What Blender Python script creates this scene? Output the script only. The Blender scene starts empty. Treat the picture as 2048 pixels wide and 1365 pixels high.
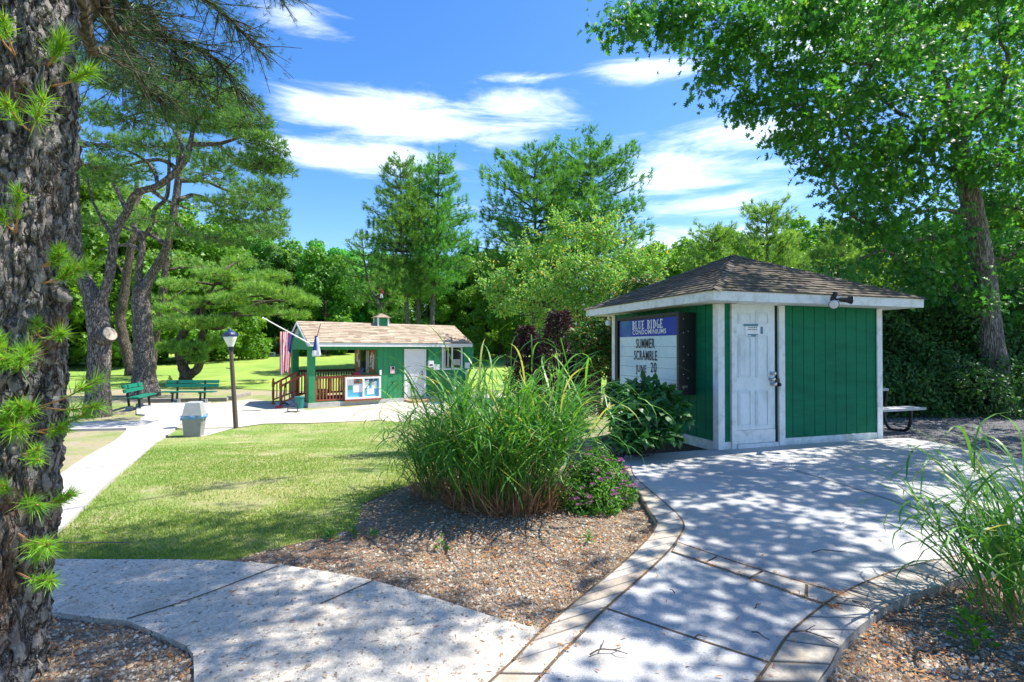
import bpy, math, random
import numpy as np
from mathutils import Vector, noise as mnoise
from mathutils.geometry import delaunay_2d_cdt
random.seed(5)
rng = np.random.default_rng(11)
scene = bpy.context.scene
COL = scene.collection

# ------------------------------------------------------------------ camera
CAM = np.array([0.0, 0.0, 1.55])
F, PITCH, ROLL = 1050.0, 0.013, 0.002
_cp, _sp, _cr, _sr = math.cos(PITCH), math.sin(PITCH), math.cos(ROLL), math.sin(ROLL)
FWD = np.array([0, _cp, _sp]); _u0 = np.array([0, -_sp, _cp]); _r0 = np.array([1.0, 0, 0])
RT = _cr * _r0 + _sr * _u0; UP = -_sr * _r0 + _cr * _u0
cd = bpy.data.cameras.new('camera'); cam = bpy.data.objects.new('camera', cd); COL.objects.link(cam)
cd.sensor_width = 36.0; cd.lens = F / 2048 * 36.0; cd.clip_start = 0.05; cd.clip_end = 3000
from mathutils import Matrix
cam.matrix_world = Matrix(((RT[0], UP[0], -FWD[0], CAM[0]), (RT[1], UP[1], -FWD[1], CAM[1]), (RT[2], UP[2], -FWD[2], CAM[2]), (0, 0, 0, 1)))
scene.camera = cam

# ------------------------------------------------------------------ light
SUN_EL, SUN_B = math.radians(60), math.radians(13)
SUN = np.array([math.cos(SUN_EL) * math.cos(SUN_B), math.cos(SUN_EL) * math.sin(SUN_B), math.sin(SUN_EL)])
ld = bpy.data.lights.new('sun', 'SUN'); ld.energy = 4.9; ld.angle = math.radians(0.5); ld.color = (1.0, 0.95, 0.86)
lo = bpy.data.objects.new('sun', ld); COL.objects.link(lo)
lo.rotation_euler = Vector(-SUN).to_track_quat('-Z', 'Y').to_euler(); lo.location = (20, 0, 30)
scene.view_settings.view_transform = 'Standard'; scene.view_settings.look = 'None'
scene.view_settings.exposure = 1.0; scene.view_settings.gamma = 1.0
scene.view_settings.use_curve_mapping = False
cy = scene.cycles
cy.max_bounces = 6; cy.diffuse_bounces = 3; cy.glossy_bounces = 2; cy.transmission_bounces = 4; cy.transparent_max_bounces = 4
cy.use_denoising = True

wd = bpy.data.worlds.new('World'); scene.world = wd; wd.use_nodes = True
def build_world():
    nt = wd.node_tree; N = nt.nodes; L = nt.links
    for n in list(N): N.remove(n)
    out = N.new('ShaderNodeOutputWorld'); bg = N.new('ShaderNodeBackground'); bg.inputs['Strength'].default_value = 0.135
    sky = N.new('ShaderNodeTexSky'); sky.sky_type = 'NISHITA'; sky.sun_disc = False
    sky.sun_elevation = SUN_EL; sky.sun_rotation = math.pi / 2 - SUN_B; sky.ozone_density = 3.0; sky.air_density = 1.0; sky.dust_density = 0.7
    hs = N.new('ShaderNodeHueSaturation'); hs.inputs['Saturation'].default_value = 1.32; hs.inputs['Hue'].default_value = 0.507
    L.new(sky.outputs[0], hs.inputs['Color'])
    tc = N.new('ShaderNodeTexCoord')
    def math_(op, a, b=None, c=None):
        m = N.new('ShaderNodeMath'); m.operation = op
        for i, x in enumerate((a, b, c)):
            if x is None: continue
            if isinstance(x, (int, float)): m.inputs[i].default_value = x
            else: L.new(x, m.inputs[i])
        return m.outputs[0]
    sep = N.new('ShaderNodeSeparateXYZ'); L.new(tc.outputs['Generated'], sep.inputs[0])
    az = math_('ARCTAN2', sep.outputs[0], sep.outputs[1])
    el = math_('ARCSINE', sep.outputs[2])
    comb = N.new('ShaderNodeCombineXYZ'); L.new(math_('MULTIPLY', az, 2.6), comb.inputs[0]); L.new(math_('MULTIPLY', el, 15.0), comb.inputs[1])
    n1 = N.new('ShaderNodeTexNoise'); n1.inputs['Scale'].default_value = 1.6; n1.inputs['Detail'].default_value = 9; n1.inputs['Roughness'].default_value = 0.66; n1.inputs['Distortion'].default_value = 0.5
    L.new(comb.outputs[0], n1.inputs['Vector'])
    # cloud banks: azimuth, elevation, half width, half height (radians), weight
    banks = [(-.20, .405, .26, .055, 1.0), (-.27, .335, .22, .04, 1.0), (.02, .43, .17, .05, .8), (-.36, .42, .12, .035, .7), (.02, .478, .10, .016, .75), (.26, .475, .16, .028, .75), (.34, .425, .08, .05, .3),
             (.33, .31, .19, .05, 1.0), (.38, .255, .17, .03, .95), (.32, .19, .24, .04, .85), (.12, .30, .06, .015, .55), (-.08, .255, .12, .03, .55), (-.4, .53, .11, .025, .7), (.62, .5, .25, .12, .9), (.75, .62, .15, .1, .8), (-.3, .15, .4, .04, .5), (.15, .2, .3, .03, .6), (-.15, .2, .3, .025, .55), (.2, .37, .1, .02, .6), (-.05, .38, .16, .03, .7), (.4, .35, .2, .05, .8), (1.6, .5, .4, .08, .6), (-1.6, .4, .4, .08, .6), (3.0, .3, .5, .06, .6)]
    tot = None
    for a, e, w, h, k in banks:
        dx = math_('DIVIDE', math_('SUBTRACT', az, a), w); dy = math_('DIVIDE', math_('SUBTRACT', el, e), h)
        r2 = math_('ADD', math_('MULTIPLY', dx, dx), math_('MULTIPLY', dy, dy))
        g = math_('MULTIPLY', math_('POWER', 2.718, math_('MULTIPLY', r2, -0.9)), k)
        tot = g if tot is None else math_('MAXIMUM', tot, g)
    v = math_('ADD', math_('MULTIPLY', math_('SUBTRACT', n1.outputs[0], 0.5), 1.9), math_('SUBTRACT', math_('MULTIPLY', tot, 1.14), 0.42))
    mr = N.new('ShaderNodeMapRange'); mr.inputs['From Min'].default_value = 0.0; mr.inputs['From Max'].default_value = 0.95; mr.interpolation_type = 'SMOOTHSTEP'
    L.new(v, mr.inputs['Value'])
    n2 = N.new('ShaderNodeTexNoise'); n2.inputs['Scale'].default_value = 4.0; n2.inputs['Detail'].default_value = 5
    L.new(comb.outputs[0], n2.inputs['Vector'])
    cr = N.new('ShaderNodeMix'); cr.data_type = 'RGBA'; cr.inputs['A'].default_value = (5.4, 6.1, 7.2, 1); cr.inputs['B'].default_value = (8.6, 8.8, 9.0, 1)
    L.new(n2.outputs[0], cr.inputs['Factor'])
    mix = N.new('ShaderNodeMix'); mix.data_type = 'RGBA'
    fac = math_('MULTIPLY', mr.outputs[0], 0.9)
    L.new(fac, mix.inputs['Factor']); L.new(hs.outputs[0], mix.inputs['A']); L.new(cr.outputs['Result'], mix.inputs['B'])
    L.new(mix.outputs['Result'], bg.inputs['Color']); L.new(bg.outputs[0], out.inputs['Surface'])
build_world()

# ------------------------------------------------------------------ terrain + picking
def S(x, a, b):
    t = np.clip((np.asarray(x, float) - a) / (b - a), 0, 1); return t * t * (3 - 2 * t)
def Hh(x, y):
    x = np.asarray(x, float); y = np.asarray(y, float)
    yc = np.clip(y, 0, None); base = 0.0092 * (yc - np.clip(yc - 9, 0, None))
    m = 1 - S(x - 0.6 * np.clip(y - 9, 0, None), -1.0, 3.2)
    far = S(y, 24, 62) * 1.5
    return base - 0.64 * S(y, 4.5, 13) * m + far
def ray(px, py): return FWD + (px - 1024) / F * RT + (682.5 - py) / F * UP
def Wp(px, py, dist):
    d = ray(px, py); return CAM + d * (dist / d[1])
def G(px, py, off=0.0):
    d = ray(px, py); t = 0.5
    prev = t
    while t < 400:
        p = CAM + d * t
        if p[2] <= Hh(p[0], p[1]) + off: break
        prev = t; t *= 1.01
    a, b = prev, t
    for _ in range(40):
        m = (a + b) / 2; p = CAM + d * m
        if p[2] <= Hh(p[0], p[1]) + off: b = m
        else: a = m
    p = CAM + d * b
    return np.array([p[0], p[1], Hh(p[0], p[1])])
def GP(pts): return [G(*p)[:2] for p in pts]

# ------------------------------------------------------------------ materials
def new_mat(name):
    m = bpy.data.materials.new(name); m.use_nodes = True
    nt = m.node_tree; b = nt.nodes['Principled BSDF']
    return m, nt.nodes, nt.links, b
def rgba(c): return (c[0], c[1], c[2], 1)
def mixc(N, L, fac, a, b, blend='MIX'):
    x = N.new('ShaderNodeMix'); x.data_type = 'RGBA'; x.blend_type = blend
    if isinstance(fac, (int, float)): x.inputs['Factor'].default_value = fac
    else: L.new(fac, x.inputs['Factor'])
    for k, v in (('A', a), ('B', b)):
        if isinstance(v, tuple): x.inputs[k].default_value = rgba(v)
        else: L.new(v, x.inputs[k])
    return x.outputs['Result']
def noise_(N, L, scale, detail=4, rough=.55, vec=None, dist=0):
    n = N.new('ShaderNodeTexNoise'); n.inputs['Scale'].default_value = scale; n.inputs['Detail'].default_value = detail
    n.inputs['Roughness'].default_value = rough; n.inputs['Distortion'].default_value = dist
    if vec is not None: L.new(vec, n.inputs['Vector'])
    return n.outputs[0]
def coords(N, L, scl=(1, 1, 1)):
    g = N.new('ShaderNodeNewGeometry')
    if scl == (1, 1, 1): return g.outputs['Position']
    mp = N.new('ShaderNodeMapping'); mp.inputs['Scale'].default_value = scl; L.new(g.outputs['Position'], mp.inputs['Vector'])
    return mp.outputs[0]
def ramp(N, L, fac, lo, hi):
    r = N.new('ShaderNodeMapRange'); r.inputs['From Min'].default_value = lo; r.inputs['From Max'].default_value = hi
    L.new(fac, r.inputs['Value']); return r.outputs[0]
def bump(N, L, b, h, strength=.5, dist=.01):
    bp = N.new('ShaderNodeBump'); bp.inputs['Strength'].default_value = strength; bp.inputs['Distance'].default_value = dist
    L.new(h, bp.inputs['Height']); L.new(bp.outputs[0], b.inputs['Normal'])
def attr(N, name='rnd'):
    a = N.new('ShaderNodeAttribute'); a.attribute_name = name; return a.outputs['Fac']

def m_flat(name, c, rough=.6, var=.15, scale=9, bstr=.15, spec=.4, metal=0, scl=(1, 1, 1), c2=None, lo=.45, hi=.7):
    m, N, L, b = new_mat(name)
    v = coords(N, L, scl); n = noise_(N, L, scale, 5, .6, v)
    c2 = c2 or tuple(x * (1 - 2 * var) for x in c)
    col = mixc(N, L, ramp(N, L, n, lo, hi), c, c2)
    n2 = noise_(N, L, scale * 7, 3, .6, v)
    col = mixc(N, L, .35, col, mixc(N, L, n2, tuple(x * .6 for x in c), tuple(min(1, x * 1.35) for x in c)))
    L.new(col, b.inputs['Base Color']); b.inputs['Roughness'].default_value = rough
    b.inputs['Specular IOR Level'].default_value = spec; b.inputs['Metallic'].default_value = metal
    if bstr: bump(N, L, b, n2, bstr, .01)
    return m
def m_leaf(name, c1, c2, c3=None, trans=.35, rough=.45, objrand=0.0, tcol=None, spec=.35):
    m, N, L, b = new_mat(name)
    a = attr(N)
    cr = N.new('ShaderNodeValToRGB'); e = cr.color_ramp.elements
    e[0].position = 0; e[0].color = rgba(c1); e[1].position = .87; e[1].color = rgba(c2)
    if c3: x = e.new(.97); x.color = rgba(c3)
    L.new(a, cr.inputs[0]); col = cr.outputs[0]
    if objrand:
        oi = N.new('ShaderNodeObjectInfo'); hs = N.new('ShaderNodeHueSaturation')
        h = N.new('ShaderNodeMapRange'); h.inputs['To Min'].default_value = .5 - .012 * objrand; h.inputs['To Max'].default_value = .5 + .035 * objrand
        L.new(oi.outputs['Random'], h.inputs['Value']); L.new(h.outputs[0], hs.inputs['Hue'])
        v = N.new('ShaderNodeMapRange'); v.inputs['To Min'].default_value = 1 - .2 * objrand; v.inputs['To Max'].default_value = 1 + .4 * objrand
        mm = N.new('ShaderNodeMath'); mm.operation = 'FRACT'; m2 = N.new('ShaderNodeMath'); m2.operation = 'MULTIPLY'; m2.inputs[1].default_value = 7.31
        L.new(oi.outputs['Random'], m2.inputs[0]); L.new(m2.outputs[0], mm.inputs[0]); L.new(mm.outputs[0], v.inputs['Value']); L.new(v.outputs[0], hs.inputs['Value'])
        L.new(col, hs.inputs['Color']); col = hs.outputs[0]
    L.new(col, b.inputs['Base Color']); b.inputs['Roughness'].default_value = rough; b.inputs['Specular IOR Level'].default_value = spec
    t = N.new('ShaderNodeBsdfTranslucent')
    tc = mixc(N, L, 1.0, col, tcol or (1.5, 1.4, .6), 'MULTIPLY'); L.new(tc, t.inputs['Color'])
    ms = N.new('ShaderNodeMixShader'); ms.inputs[0].default_value = trans
    L.new(b.outputs[0], ms.inputs[1]); L.new(t.outputs[0], ms.inputs[2])
    L.new(ms.outputs[0], N['Material Output'].inputs['Surface'])
    return m
def m_rnd(name, cols, rough=.85, nscale=60, nvar=.4, bstr=.3, spec=.25, stain=None, stscale=1.5, stlo=.55, sthi=.75):
    """colour picked per face from the list, with fine grain"""
    m, N, L, b = new_mat(name)
    a = attr(N); cr = N.new('ShaderNodeValToRGB'); cr.color_ramp.interpolation = 'LINEAR'; e = cr.color_ramp.elements
    e[0].position = 0; e[0].color = rgba(cols[0]); e[1].position = 1; e[1].color = rgba(cols[-1])
    for i, c in enumerate(cols[1:-1]):
        x = e.new((i + 1) / (len(cols) - 1)); x.color = rgba(c)
    L.new(a, cr.inputs[0]); v = coords(N, L)
    n = noise_(N, L, nscale, 3, .6, v)
    f = N.new('ShaderNodeMapRange'); f.inputs['To Min'].default_value = 1 - nvar; f.inputs['To Max'].default_value = 1 + nvar; f.inputs['From Min'].default_value = .25; f.inputs['From Max'].default_value = .75
    L.new(n, f.inputs['Value'])
    col = mixc(N, L, 1.0, cr.outputs[0], f.outputs[0], 'MULTIPLY')
    if stain:
        s = noise_(N, L, stscale, 5, .65, v); col = mixc(N, L, ramp(N, L, s, stlo, sthi), col, stain)
    L.new(col, b.inputs['Base Color']); b.inputs['Roughness'].default_value = rough; b.inputs['Specular IOR Level'].default_value = spec
    if bstr: bump(N, L, b, n, bstr, .006)
    return m
def m_ground(name, layers, rough=.95, fine=90, bstr=.6, bdist=.02):
    """layers: [(colour, noise scale, lo, hi)] stacked over the first colour"""
    m, N, L, b = new_mat(name); v = coords(N, L)
    col = layers[0]
    if isinstance(col, tuple):
        n0 = noise_(N, L, fine, 4, .7, v)
        col = mixc(N, L, ramp(N, L, n0, .3, .7), tuple(x * .72 for x in col), tuple(x * 1.28 for x in col))
    for i, (c, sc, lo_, hi_) in enumerate(layers[1:]):
        off = N.new('ShaderNodeVectorMath'); off.operation = 'ADD'; off.inputs[1].default_value = (17.3 * i, 5.1 * i, 0); L.new(v, off.inputs[0])
        n = noise_(N, L, sc, 6, .62, off.outputs[0])
        col = mixc(N, L, ramp(N, L, n, lo_, hi_), col, c)
    nf = noise_(N, L, fine * 1.7, 3, .7, v)
    col = mixc(N, L, .5, col, mixc(N, L, 1.0, col, mixc(N, L, ramp(N, L, nf, .3, .7), (.55, .55, .55), (1.4, 1.4, 1.4)), 'MULTIPLY'))
    L.new(col, b.inputs['Base Color']); b.inputs['Roughness'].default_value = rough; b.inputs['Specular IOR Level'].default_value = .2
    bump(N, L, b, nf, bstr, bdist)
    return m
def m_bark(name, c1, c2, c3, zs=.25, scale=9, bstr=.9, bdist=.04, lichen=None, red=None):
    m, N, L, b = new_mat(name); v = coords(N, L, (1, 1, zs))
    vo = N.new('ShaderNodeTexVoronoi'); vo.feature = 'DISTANCE_TO_EDGE'; vo.inputs['Scale'].default_value = scale
    nd = N.new('ShaderNodeTexNoise'); nd.inputs['Scale'].default_value = scale * .7; nd.inputs['Detail'].default_value = 5; L.new(v, nd.inputs['Vector'])
    va = N.new('ShaderNodeVectorMath'); va.operation = 'MULTIPLY_ADD'; va.inputs[1].default_value = (.3, .3, .3); L.new(nd.outputs['Color'], va.inputs[0]); L.new(v, va.inputs[2])
    L.new(va.outputs[0], vo.inputs['Vector'])
    n = noise_(N, L, scale * 3, 6, .7, v)
    col = mixc(N, L, ramp(N, L, n, .35, .65), c1, c2)
    mk = N.new('ShaderNodeMath'); mk.operation = 'MULTIPLY_ADD'; mk.inputs[1].default_value = .35; L.new(n, mk.inputs[0]); L.new(vo.outputs[0], mk.inputs[2])
    col = mixc(N, L, ramp(N, L, mk.outputs[0], .14, .3), c3, col)
    p = coords(N, L)
    if lichen: col = mixc(N, L, ramp(N, L, noise_(N, L, 26, 6, .75, p), .56, .66), col, lichen)
    if red: col = mixc(N, L, ramp(N, L, noise_(N, L, 3.2, 5, .65, p), .52, .68), col, red)
    L.new(col, b.inputs['Base Color']); b.inputs['Roughness'].default_value = .95; b.inputs['Specular IOR Level'].default_value = .15
    h = N.new('ShaderNodeMath'); h.operation = 'MULTIPLY_ADD'; h.inputs[1].default_value = .5
    L.new(n, h.inputs[0]); L.new(ramp(N, L, vo.outputs[0], 0, .2), h.inputs[2])
    bump(N, L, b, h.outputs[0], bstr, bdist)
    return m

# ------------------------------------------------------------------ mesh builder
def nrm(a): return a / np.maximum(np.linalg.norm(a, axis=-1, keepdims=True), 1e-9)
WL = {}
class Geo:
    def __init__(self): self.v = []; self.f = []; self.r = []; self.m = []; self.n = 0
    def add(self, V, Fc, rnd=None, mi=0):
        V = np.asarray(V, float).reshape(-1, 3)
        if isinstance(Fc, list) and len({len(f) for f in Fc}) > 1:
            r = random.random() if rnd is None else rnd; base = self.n
            self.v.append(V); self.n += len(V)
            for f in Fc: self.f.append(np.array([f]) + base); self.r.append(np.full(1, r)); self.m.append(np.full(1, mi))
            return self
        Fc = np.asarray(Fc, int)
        self.f.append(Fc + self.n); self.v.append(V); self.n += len(V)
        self.r.append(np.full(len(Fc), random.random()) if rnd is None else np.broadcast_to(np.asarray(rnd, float), (len(Fc),)))
        self.m.append(np.full(len(Fc), mi)); return self
    def hexa(self, c8, rnd=None, mi=0):
        return self.add(c8, [[0, 3, 2, 1], [4, 5, 6, 7], [0, 1, 5, 4], [1, 2, 6, 5], [2, 3, 7, 6], [3, 0, 4, 7]], rnd, mi)
    def box(self, fr, s0, s1, t0, t1, z0, z1, rnd=None, mi=0):
        c = [fr.p(s, t, z) for z in (z0, z1) for s, t in ((s0, t0), (s1, t0), (s1, t1), (s0, t1))]
        return self.hexa(c, rnd, mi)
    def beam(self, a, b, w, h, up=(0, 0, 1), rnd=None, mi=0):
        a = np.asarray(a, float); b = np.asarray(b, float); d = nrm(b - a); s = np.cross(d, up)
        if np.linalg.norm(s) < 1e-4: s = np.cross(d, (0, 1, 0))
        s = nrm(s); u = np.cross(s, d)
        c = [p + i * s * w / 2 + j * u * h / 2 for p in (a, b) for i, j in ((-1, -1), (1, -1), (1, 1), (-1, 1))]
        return self.hexa(c, rnd, mi)
    def tube(self, pts, rad, sides=8, cap=True, rnd=None, mi=0):
        P = np.asarray(pts, float); n = len(P); rad = np.broadcast_to(np.asarray(rad, float), (n,))
        T = nrm(np.gradient(P, axis=0)); ref = np.array([0, 0, 1.0]) if abs(T[0][2]) < .9 else np.array([1.0, 0, 0])
        A = nrm(np.cross(T[0], ref)); V = []
        ang = np.linspace(0, 2 * np.pi, sides, endpoint=False)
        for i in range(n):
            A = nrm(A - T[i] * (A @ T[i])); B = np.cross(T[i], A)
            V.append(P[i] + rad[i] * (np.cos(ang)[:, None] * A + np.sin(ang)[:, None] * B))
        V = np.concatenate(V)
        i = np.arange(n - 1)[:, None] * sides; j = np.arange(sides)[None]; k = (j + 1) % sides
        Fq = np.stack([i + j, i + k, i + sides + k, i + sides + j], -1).reshape(-1, 4)
        self.add(V, Fq, rnd, mi)
        if cap:
            b0 = self.n - len(V)
            for st, fl in ((0, True), ((n - 1) * sides, False)):
                fc = np.arange(sides) + st + b0
                self.f.append((fc[::-1] if fl else fc)[None]); self.r.append(np.full(1, self.r[-1][0])); self.m.append(np.full(1, mi))
        return self
    def lathe(self, c, prof, sides=16, axis=(0, 0, 1), rnd=None, mi=0, rot=0.0):
        ax = nrm(np.asarray(axis, float)); A = nrm(np.cross(ax, (0, 1, 0) if abs(ax[1]) < .9 else (1, 0, 0))); B = np.cross(ax, A)
        ang = np.linspace(0, 2 * np.pi, sides, endpoint=False) + rot
        V = np.concatenate([np.asarray(c) + h * ax + r * (np.cos(ang)[:, None] * A + np.sin(ang)[:, None] * B) for r, h in prof])
        n = len(prof); i = np.arange(n - 1)[:, None] * sides; j = np.arange(sides)[None]; k = (j + 1) % sides
        self.add(V, np.stack([i + j, i + k, i + sides + k, i + sides + j], -1).reshape(-1, 4), rnd, mi)
        b0 = self.n - len(V)
        for st, fl in ((0, True), ((n - 1) * sides, False)):
            fc = np.arange(sides) + st + b0
            self.f.append((fc[::-1] if fl else fc)[None]); self.r.append(np.full(1, self.r[-1][0])); self.m.append(np.full(1, mi))
        return self
    def poly(self, pts, thick_vec, rnd=None, mi=0):
        """extrude planar polygon by a vector"""
        P = np.asarray(pts, float); Q = P + np.asarray(thick_vec); k = len(P)
        self.add(np.r_[P, Q], np.arange(k)[::-1][None], rnd, mi); b0 = self.n - 2 * k
        rr = self.r[-1][0]
        self.f.append((np.arange(k) + k + b0)[None]); self.r.append(np.full(1, rr)); self.m.append(np.full(1, mi))
        i = np.arange(k); j = (i + 1) % k
        self.f.append(np.stack([i, j, j + k, i + k], -1) + b0); self.r.append(np.full(k, rr)); self.m.append(np.full(k, mi))
        return self
    def leaves(self, C, D, Nn, size, tmpl, fold=0.0, rnd=None, mi=0, width=1.0):
        C = np.asarray(C, float); D = nrm(np.asarray(D, float)); Nn = np.asarray(Nn, float)
        Sd = nrm(np.cross(D, Nn)); Nn = np.cross(Sd, D)
        t = np.asarray(tmpl, float); size = np.broadcast_to(np.asarray(size, float), (len(C),))
        V = C[:, None] + size[:, None, None] * (t[None, :, 0, None] * D[:, None] + width * t[None, :, 1, None] * Sd[:, None] + fold * (np.abs(t[None, :, 1, None]) - t[None, :, 0, None] ** 2 * .8) * Nn[:, None])
        k = len(t); Fc = (np.arange(len(C))[:, None] * k + np.arange(k)[None])
        return self.add(V.reshape(-1, 3), Fc, rng.random(len(C)) if rnd is None else rnd, mi)
    def build(self, name, mat, parent=None, smooth=False, origin=None):
        V = np.concatenate(self.v) if self.v else np.zeros((0, 3))
        if parent is not None: o = WL[parent]
        elif origin is not None: o = np.asarray(origin, float)
        else: o = np.zeros(3)
        V = V - o
        me = bpy.data.meshes.new(name)
        tot = [len(f) for f in self.f]; ks = [f.shape[1] for f in self.f]
        nl = sum(t * k for t, k in zip(tot, ks)); nf = sum(tot)
        me.vertices.add(len(V)); me.vertices.foreach_set('co', V.astype(np.float32).ravel())
        me.loops.add(nl); me.loops.foreach_set('vertex_index', np.concatenate([f.ravel() for f in self.f]).astype(np.int32))
        me.polygons.add(nf)
        cnt = np.concatenate([np.full(t, k) for t, k in zip(tot, ks)]); st = np.r_[0, np.cumsum(cnt)[:-1]]
        me.polygons.foreach_set('loop_start', st.astype(np.int32))
        mats = mat if isinstance(mat, (list, tuple)) else [mat]
        for m in mats: me.materials.append(m)
        if len(mats) > 1: me.polygons.foreach_set('material_index', np.concatenate(self.m).astype(np.int32))
        me.polygons.foreach_set('use_smooth', np.full(nf, bool(smooth)))
        me.update(calc_edges=True)
        a = me.attributes.new('rnd', 'FLOAT', 'FACE'); a.data.foreach_set('value', np.concatenate(self.r).astype(np.float32))
        ob = bpy.data.objects.new(name, me); COL.objects.link(ob)
        if parent is not None: ob.parent = parent
        else: ob.location = o
        WL[ob] = o
        return ob
def thing(name, loc, label, cat, group=None):
    o = bpy.data.objects.new(name, None); COL.objects.link(o); o.location = loc; o.empty_display_size = .3
    WL[o] = np.asarray(loc, float); return tag(o, label, cat, group)
def tag(o, label=None, cat=None, group=None, kind=None):
    if label: o['label'] = label
    if cat: o['category'] = cat
    if group: o['group'] = group
    if kind: o['kind'] = kind
    return o
def struct(o): return tag(o, kind='structure')
def copy_tree(o, loc, rz=0, sc=1.0, label=None, parent=None):
    c = o.copy(); COL.objects.link(c)
    if parent is not None: c.parent = parent
    else:
        c.location = loc; c.rotation_euler = (0, 0, rz); c.scale = (sc, sc, sc) if isinstance(sc, (int, float)) else sc
        if label: c['label'] = label
    for ch in list(o.children): copy_tree(ch, None, parent=c)
    return c
class Fr:
    def __init__(self, o, yaw):
        self.o = np.asarray(o, float); self.a = np.array([math.cos(yaw), math.sin(yaw), 0]); self.b = np.array([-math.sin(yaw), math.cos(yaw), 0]); self.z = np.array([0, 0, 1.0])
    def p(self, s, t, z): return self.o + s * self.a + t * self.b + z * self.z
    def px(self, x, y, t=0.0):
        d = ray(x, y); k = ((self.o + t * self.b - CAM) @ self.b) / (d @ self.b); q = CAM + k * d - self.o
        return q @ self.a, q[2]
    def pxs(self, x, y, s=0.0):
        d = ray(x, y); k = ((self.o + s * self.a - CAM) @ self.a) / (d @ self.a); q = CAM + k * d - self.o
        return q @ self.b, q[2]
def rot_frame(o, yaw): return Fr(o, yaw)
def text_geo(txt, size, align='CENTER', bold=0.0, xs=1.0):
    cu = bpy.data.curves.new('txt', 'FONT'); cu.body = txt; cu.size = size; cu.align_x = align; cu.offset = bold; cu.resolution_u = 3; cu.space_character = 1.12
    ob = bpy.data.objects.new('txt', cu); COL.objects.link(ob)
    dg = bpy.context.evaluated_depsgraph_get(); me = ob.evaluated_get(dg).to_mesh()
    v = np.array([p.co[:] for p in me.vertices]); f = [list(p.vertices) for p in me.polygons]
    ob.evaluated_get(dg).to_mesh_clear(); bpy.data.objects.remove(ob); bpy.data.curves.remove(cu)
    v[:, 0] *= xs
    return v, f
def put_text(g, txt, size, org, ax, up, bold=0, xs=1.0, thick=.004, mi=0):
    v, f = text_geo(txt, size, bold=bold, xs=xs); n = np.cross(ax, up)
    P = org + v[:, :1] * ax + v[:, 1:2] * up + n * thick
    for fc in f: g.add(P[fc], [list(range(len(fc)))], .5, mi)

# ---- leaf templates (x along, y across)
T_OV = [(0, 0), (.25, .2), (.6, .22), (1, 0), (.6, -.22), (.25, -.2)]
T_OAK = [(0, .02), (.18, .07), (.24, .3), (.35, .08), (.5, .42), (.58, .11), (.76, .38), (.78, .09), (1, 0), (.78, -.09), (.76, -.38), (.58, -.11), (.5, -.42), (.35, -.08), (.24, -.3), (.18, -.07)]
T_SPR = [(0, 0), (.2, .35), (.42, .14), (.6, .42), (.72, .12), (1, .1), (.78, -.12), (.85, -.38), (.5, -.15), (.3, -.4)]
T_LAN = [(0, 0), (.3, .1), (.65, .1), (1, 0), (.65, -.1), (.3, -.1)]
def rdir(n): return nrm(rng.normal(size=(n, 3)))
def needles(g, P, D, n, length, width, spread=.75, rnd=None):
    """tufts: P,D (N,3); n needles per tuft, thin triangles"""
    N = len(P); D = nrm(D)
    d = nrm(np.repeat(D, n, 0) + spread * rng.normal(size=(N * n, 3)) * .75)
    b = np.repeat(P, n, 0) + d * 0.01 - np.repeat(D, n, 0) * (rng.random((N * n, 1)) * length * .45)
    l = length * (.7 + .5 * rng.random((N * n, 1)))
    s = nrm(np.cross(d, rdir(N * n))) * width / 2
    tip = b + d * l
    tip[:, 2] -= .12 * l[:, 0] * (1 - np.abs(d[:, 2]))
    V = np.stack([b - s, b + s, tip], 1).reshape(-1, 3)
    r = np.clip(np.repeat(rng.random(N), n) * .65 + rng.random(N * n) * .35, 0, 1) if rnd is None else rnd
    g.add(V, np.arange(N * n * 3).reshape(-1, 3), r)
def curve(pts, n=None):
    """Catmull-Rom through control points"""
    P = np.asarray(pts, float); n = n or 6 * (len(P) - 1)
    Q = np.r_[[2 * P[0] - P[1]], P, [2 * P[-1] - P[-2]]]; out = []
    for u in np.linspace(0, len(P) - 1 - 1e-6, n + 1):
        i = int(u); t = u - i; a, b, c, d = Q[i:i + 4]
        out.append(.5 * ((2 * b) + (-a + c) * t + (2 * a - 5 * b + 4 * c - d) * t * t + (-a + 3 * b - 3 * c + d) * t ** 3))
    return np.array(out)

# ------------------------------------------------------------------ sheets draped on the terrain
def inside(P, poly):
    x, y = P[:, 0], P[:, 1]; poly = np.asarray(poly); r = np.zeros(len(P), bool); j = len(poly) - 1
    for i in range(len(poly)):
        xi, yi = poly[i]; xj, yj = poly[j]
        c = ((yi > y) != (yj > y)) & (x < (xj - xi) * (y - yi) / (yj - yi + 1e-12) + xi); r ^= c; j = i
    return r
def resample(poly, sp, wob=0.0):
    poly = np.asarray(poly, float); out = []
    for i in range(len(poly)):
        a, b = poly[i], poly[(i + 1) % len(poly)]; k = max(1, int(np.linalg.norm(b - a) / sp))
        out += [a + (b - a) * t / k for t in range(k)]
    out = np.array(out)
    if wob: out = out + np.array([[mnoise.noise((p[0] * 2.3, p[1] * 2.3, 1.7)), mnoise.noise((p[0] * 2.3, p[1] * 2.3, 8.1))] for p in out]) * wob + rng.normal(size=out.shape) * wob * .25
    return out
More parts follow.
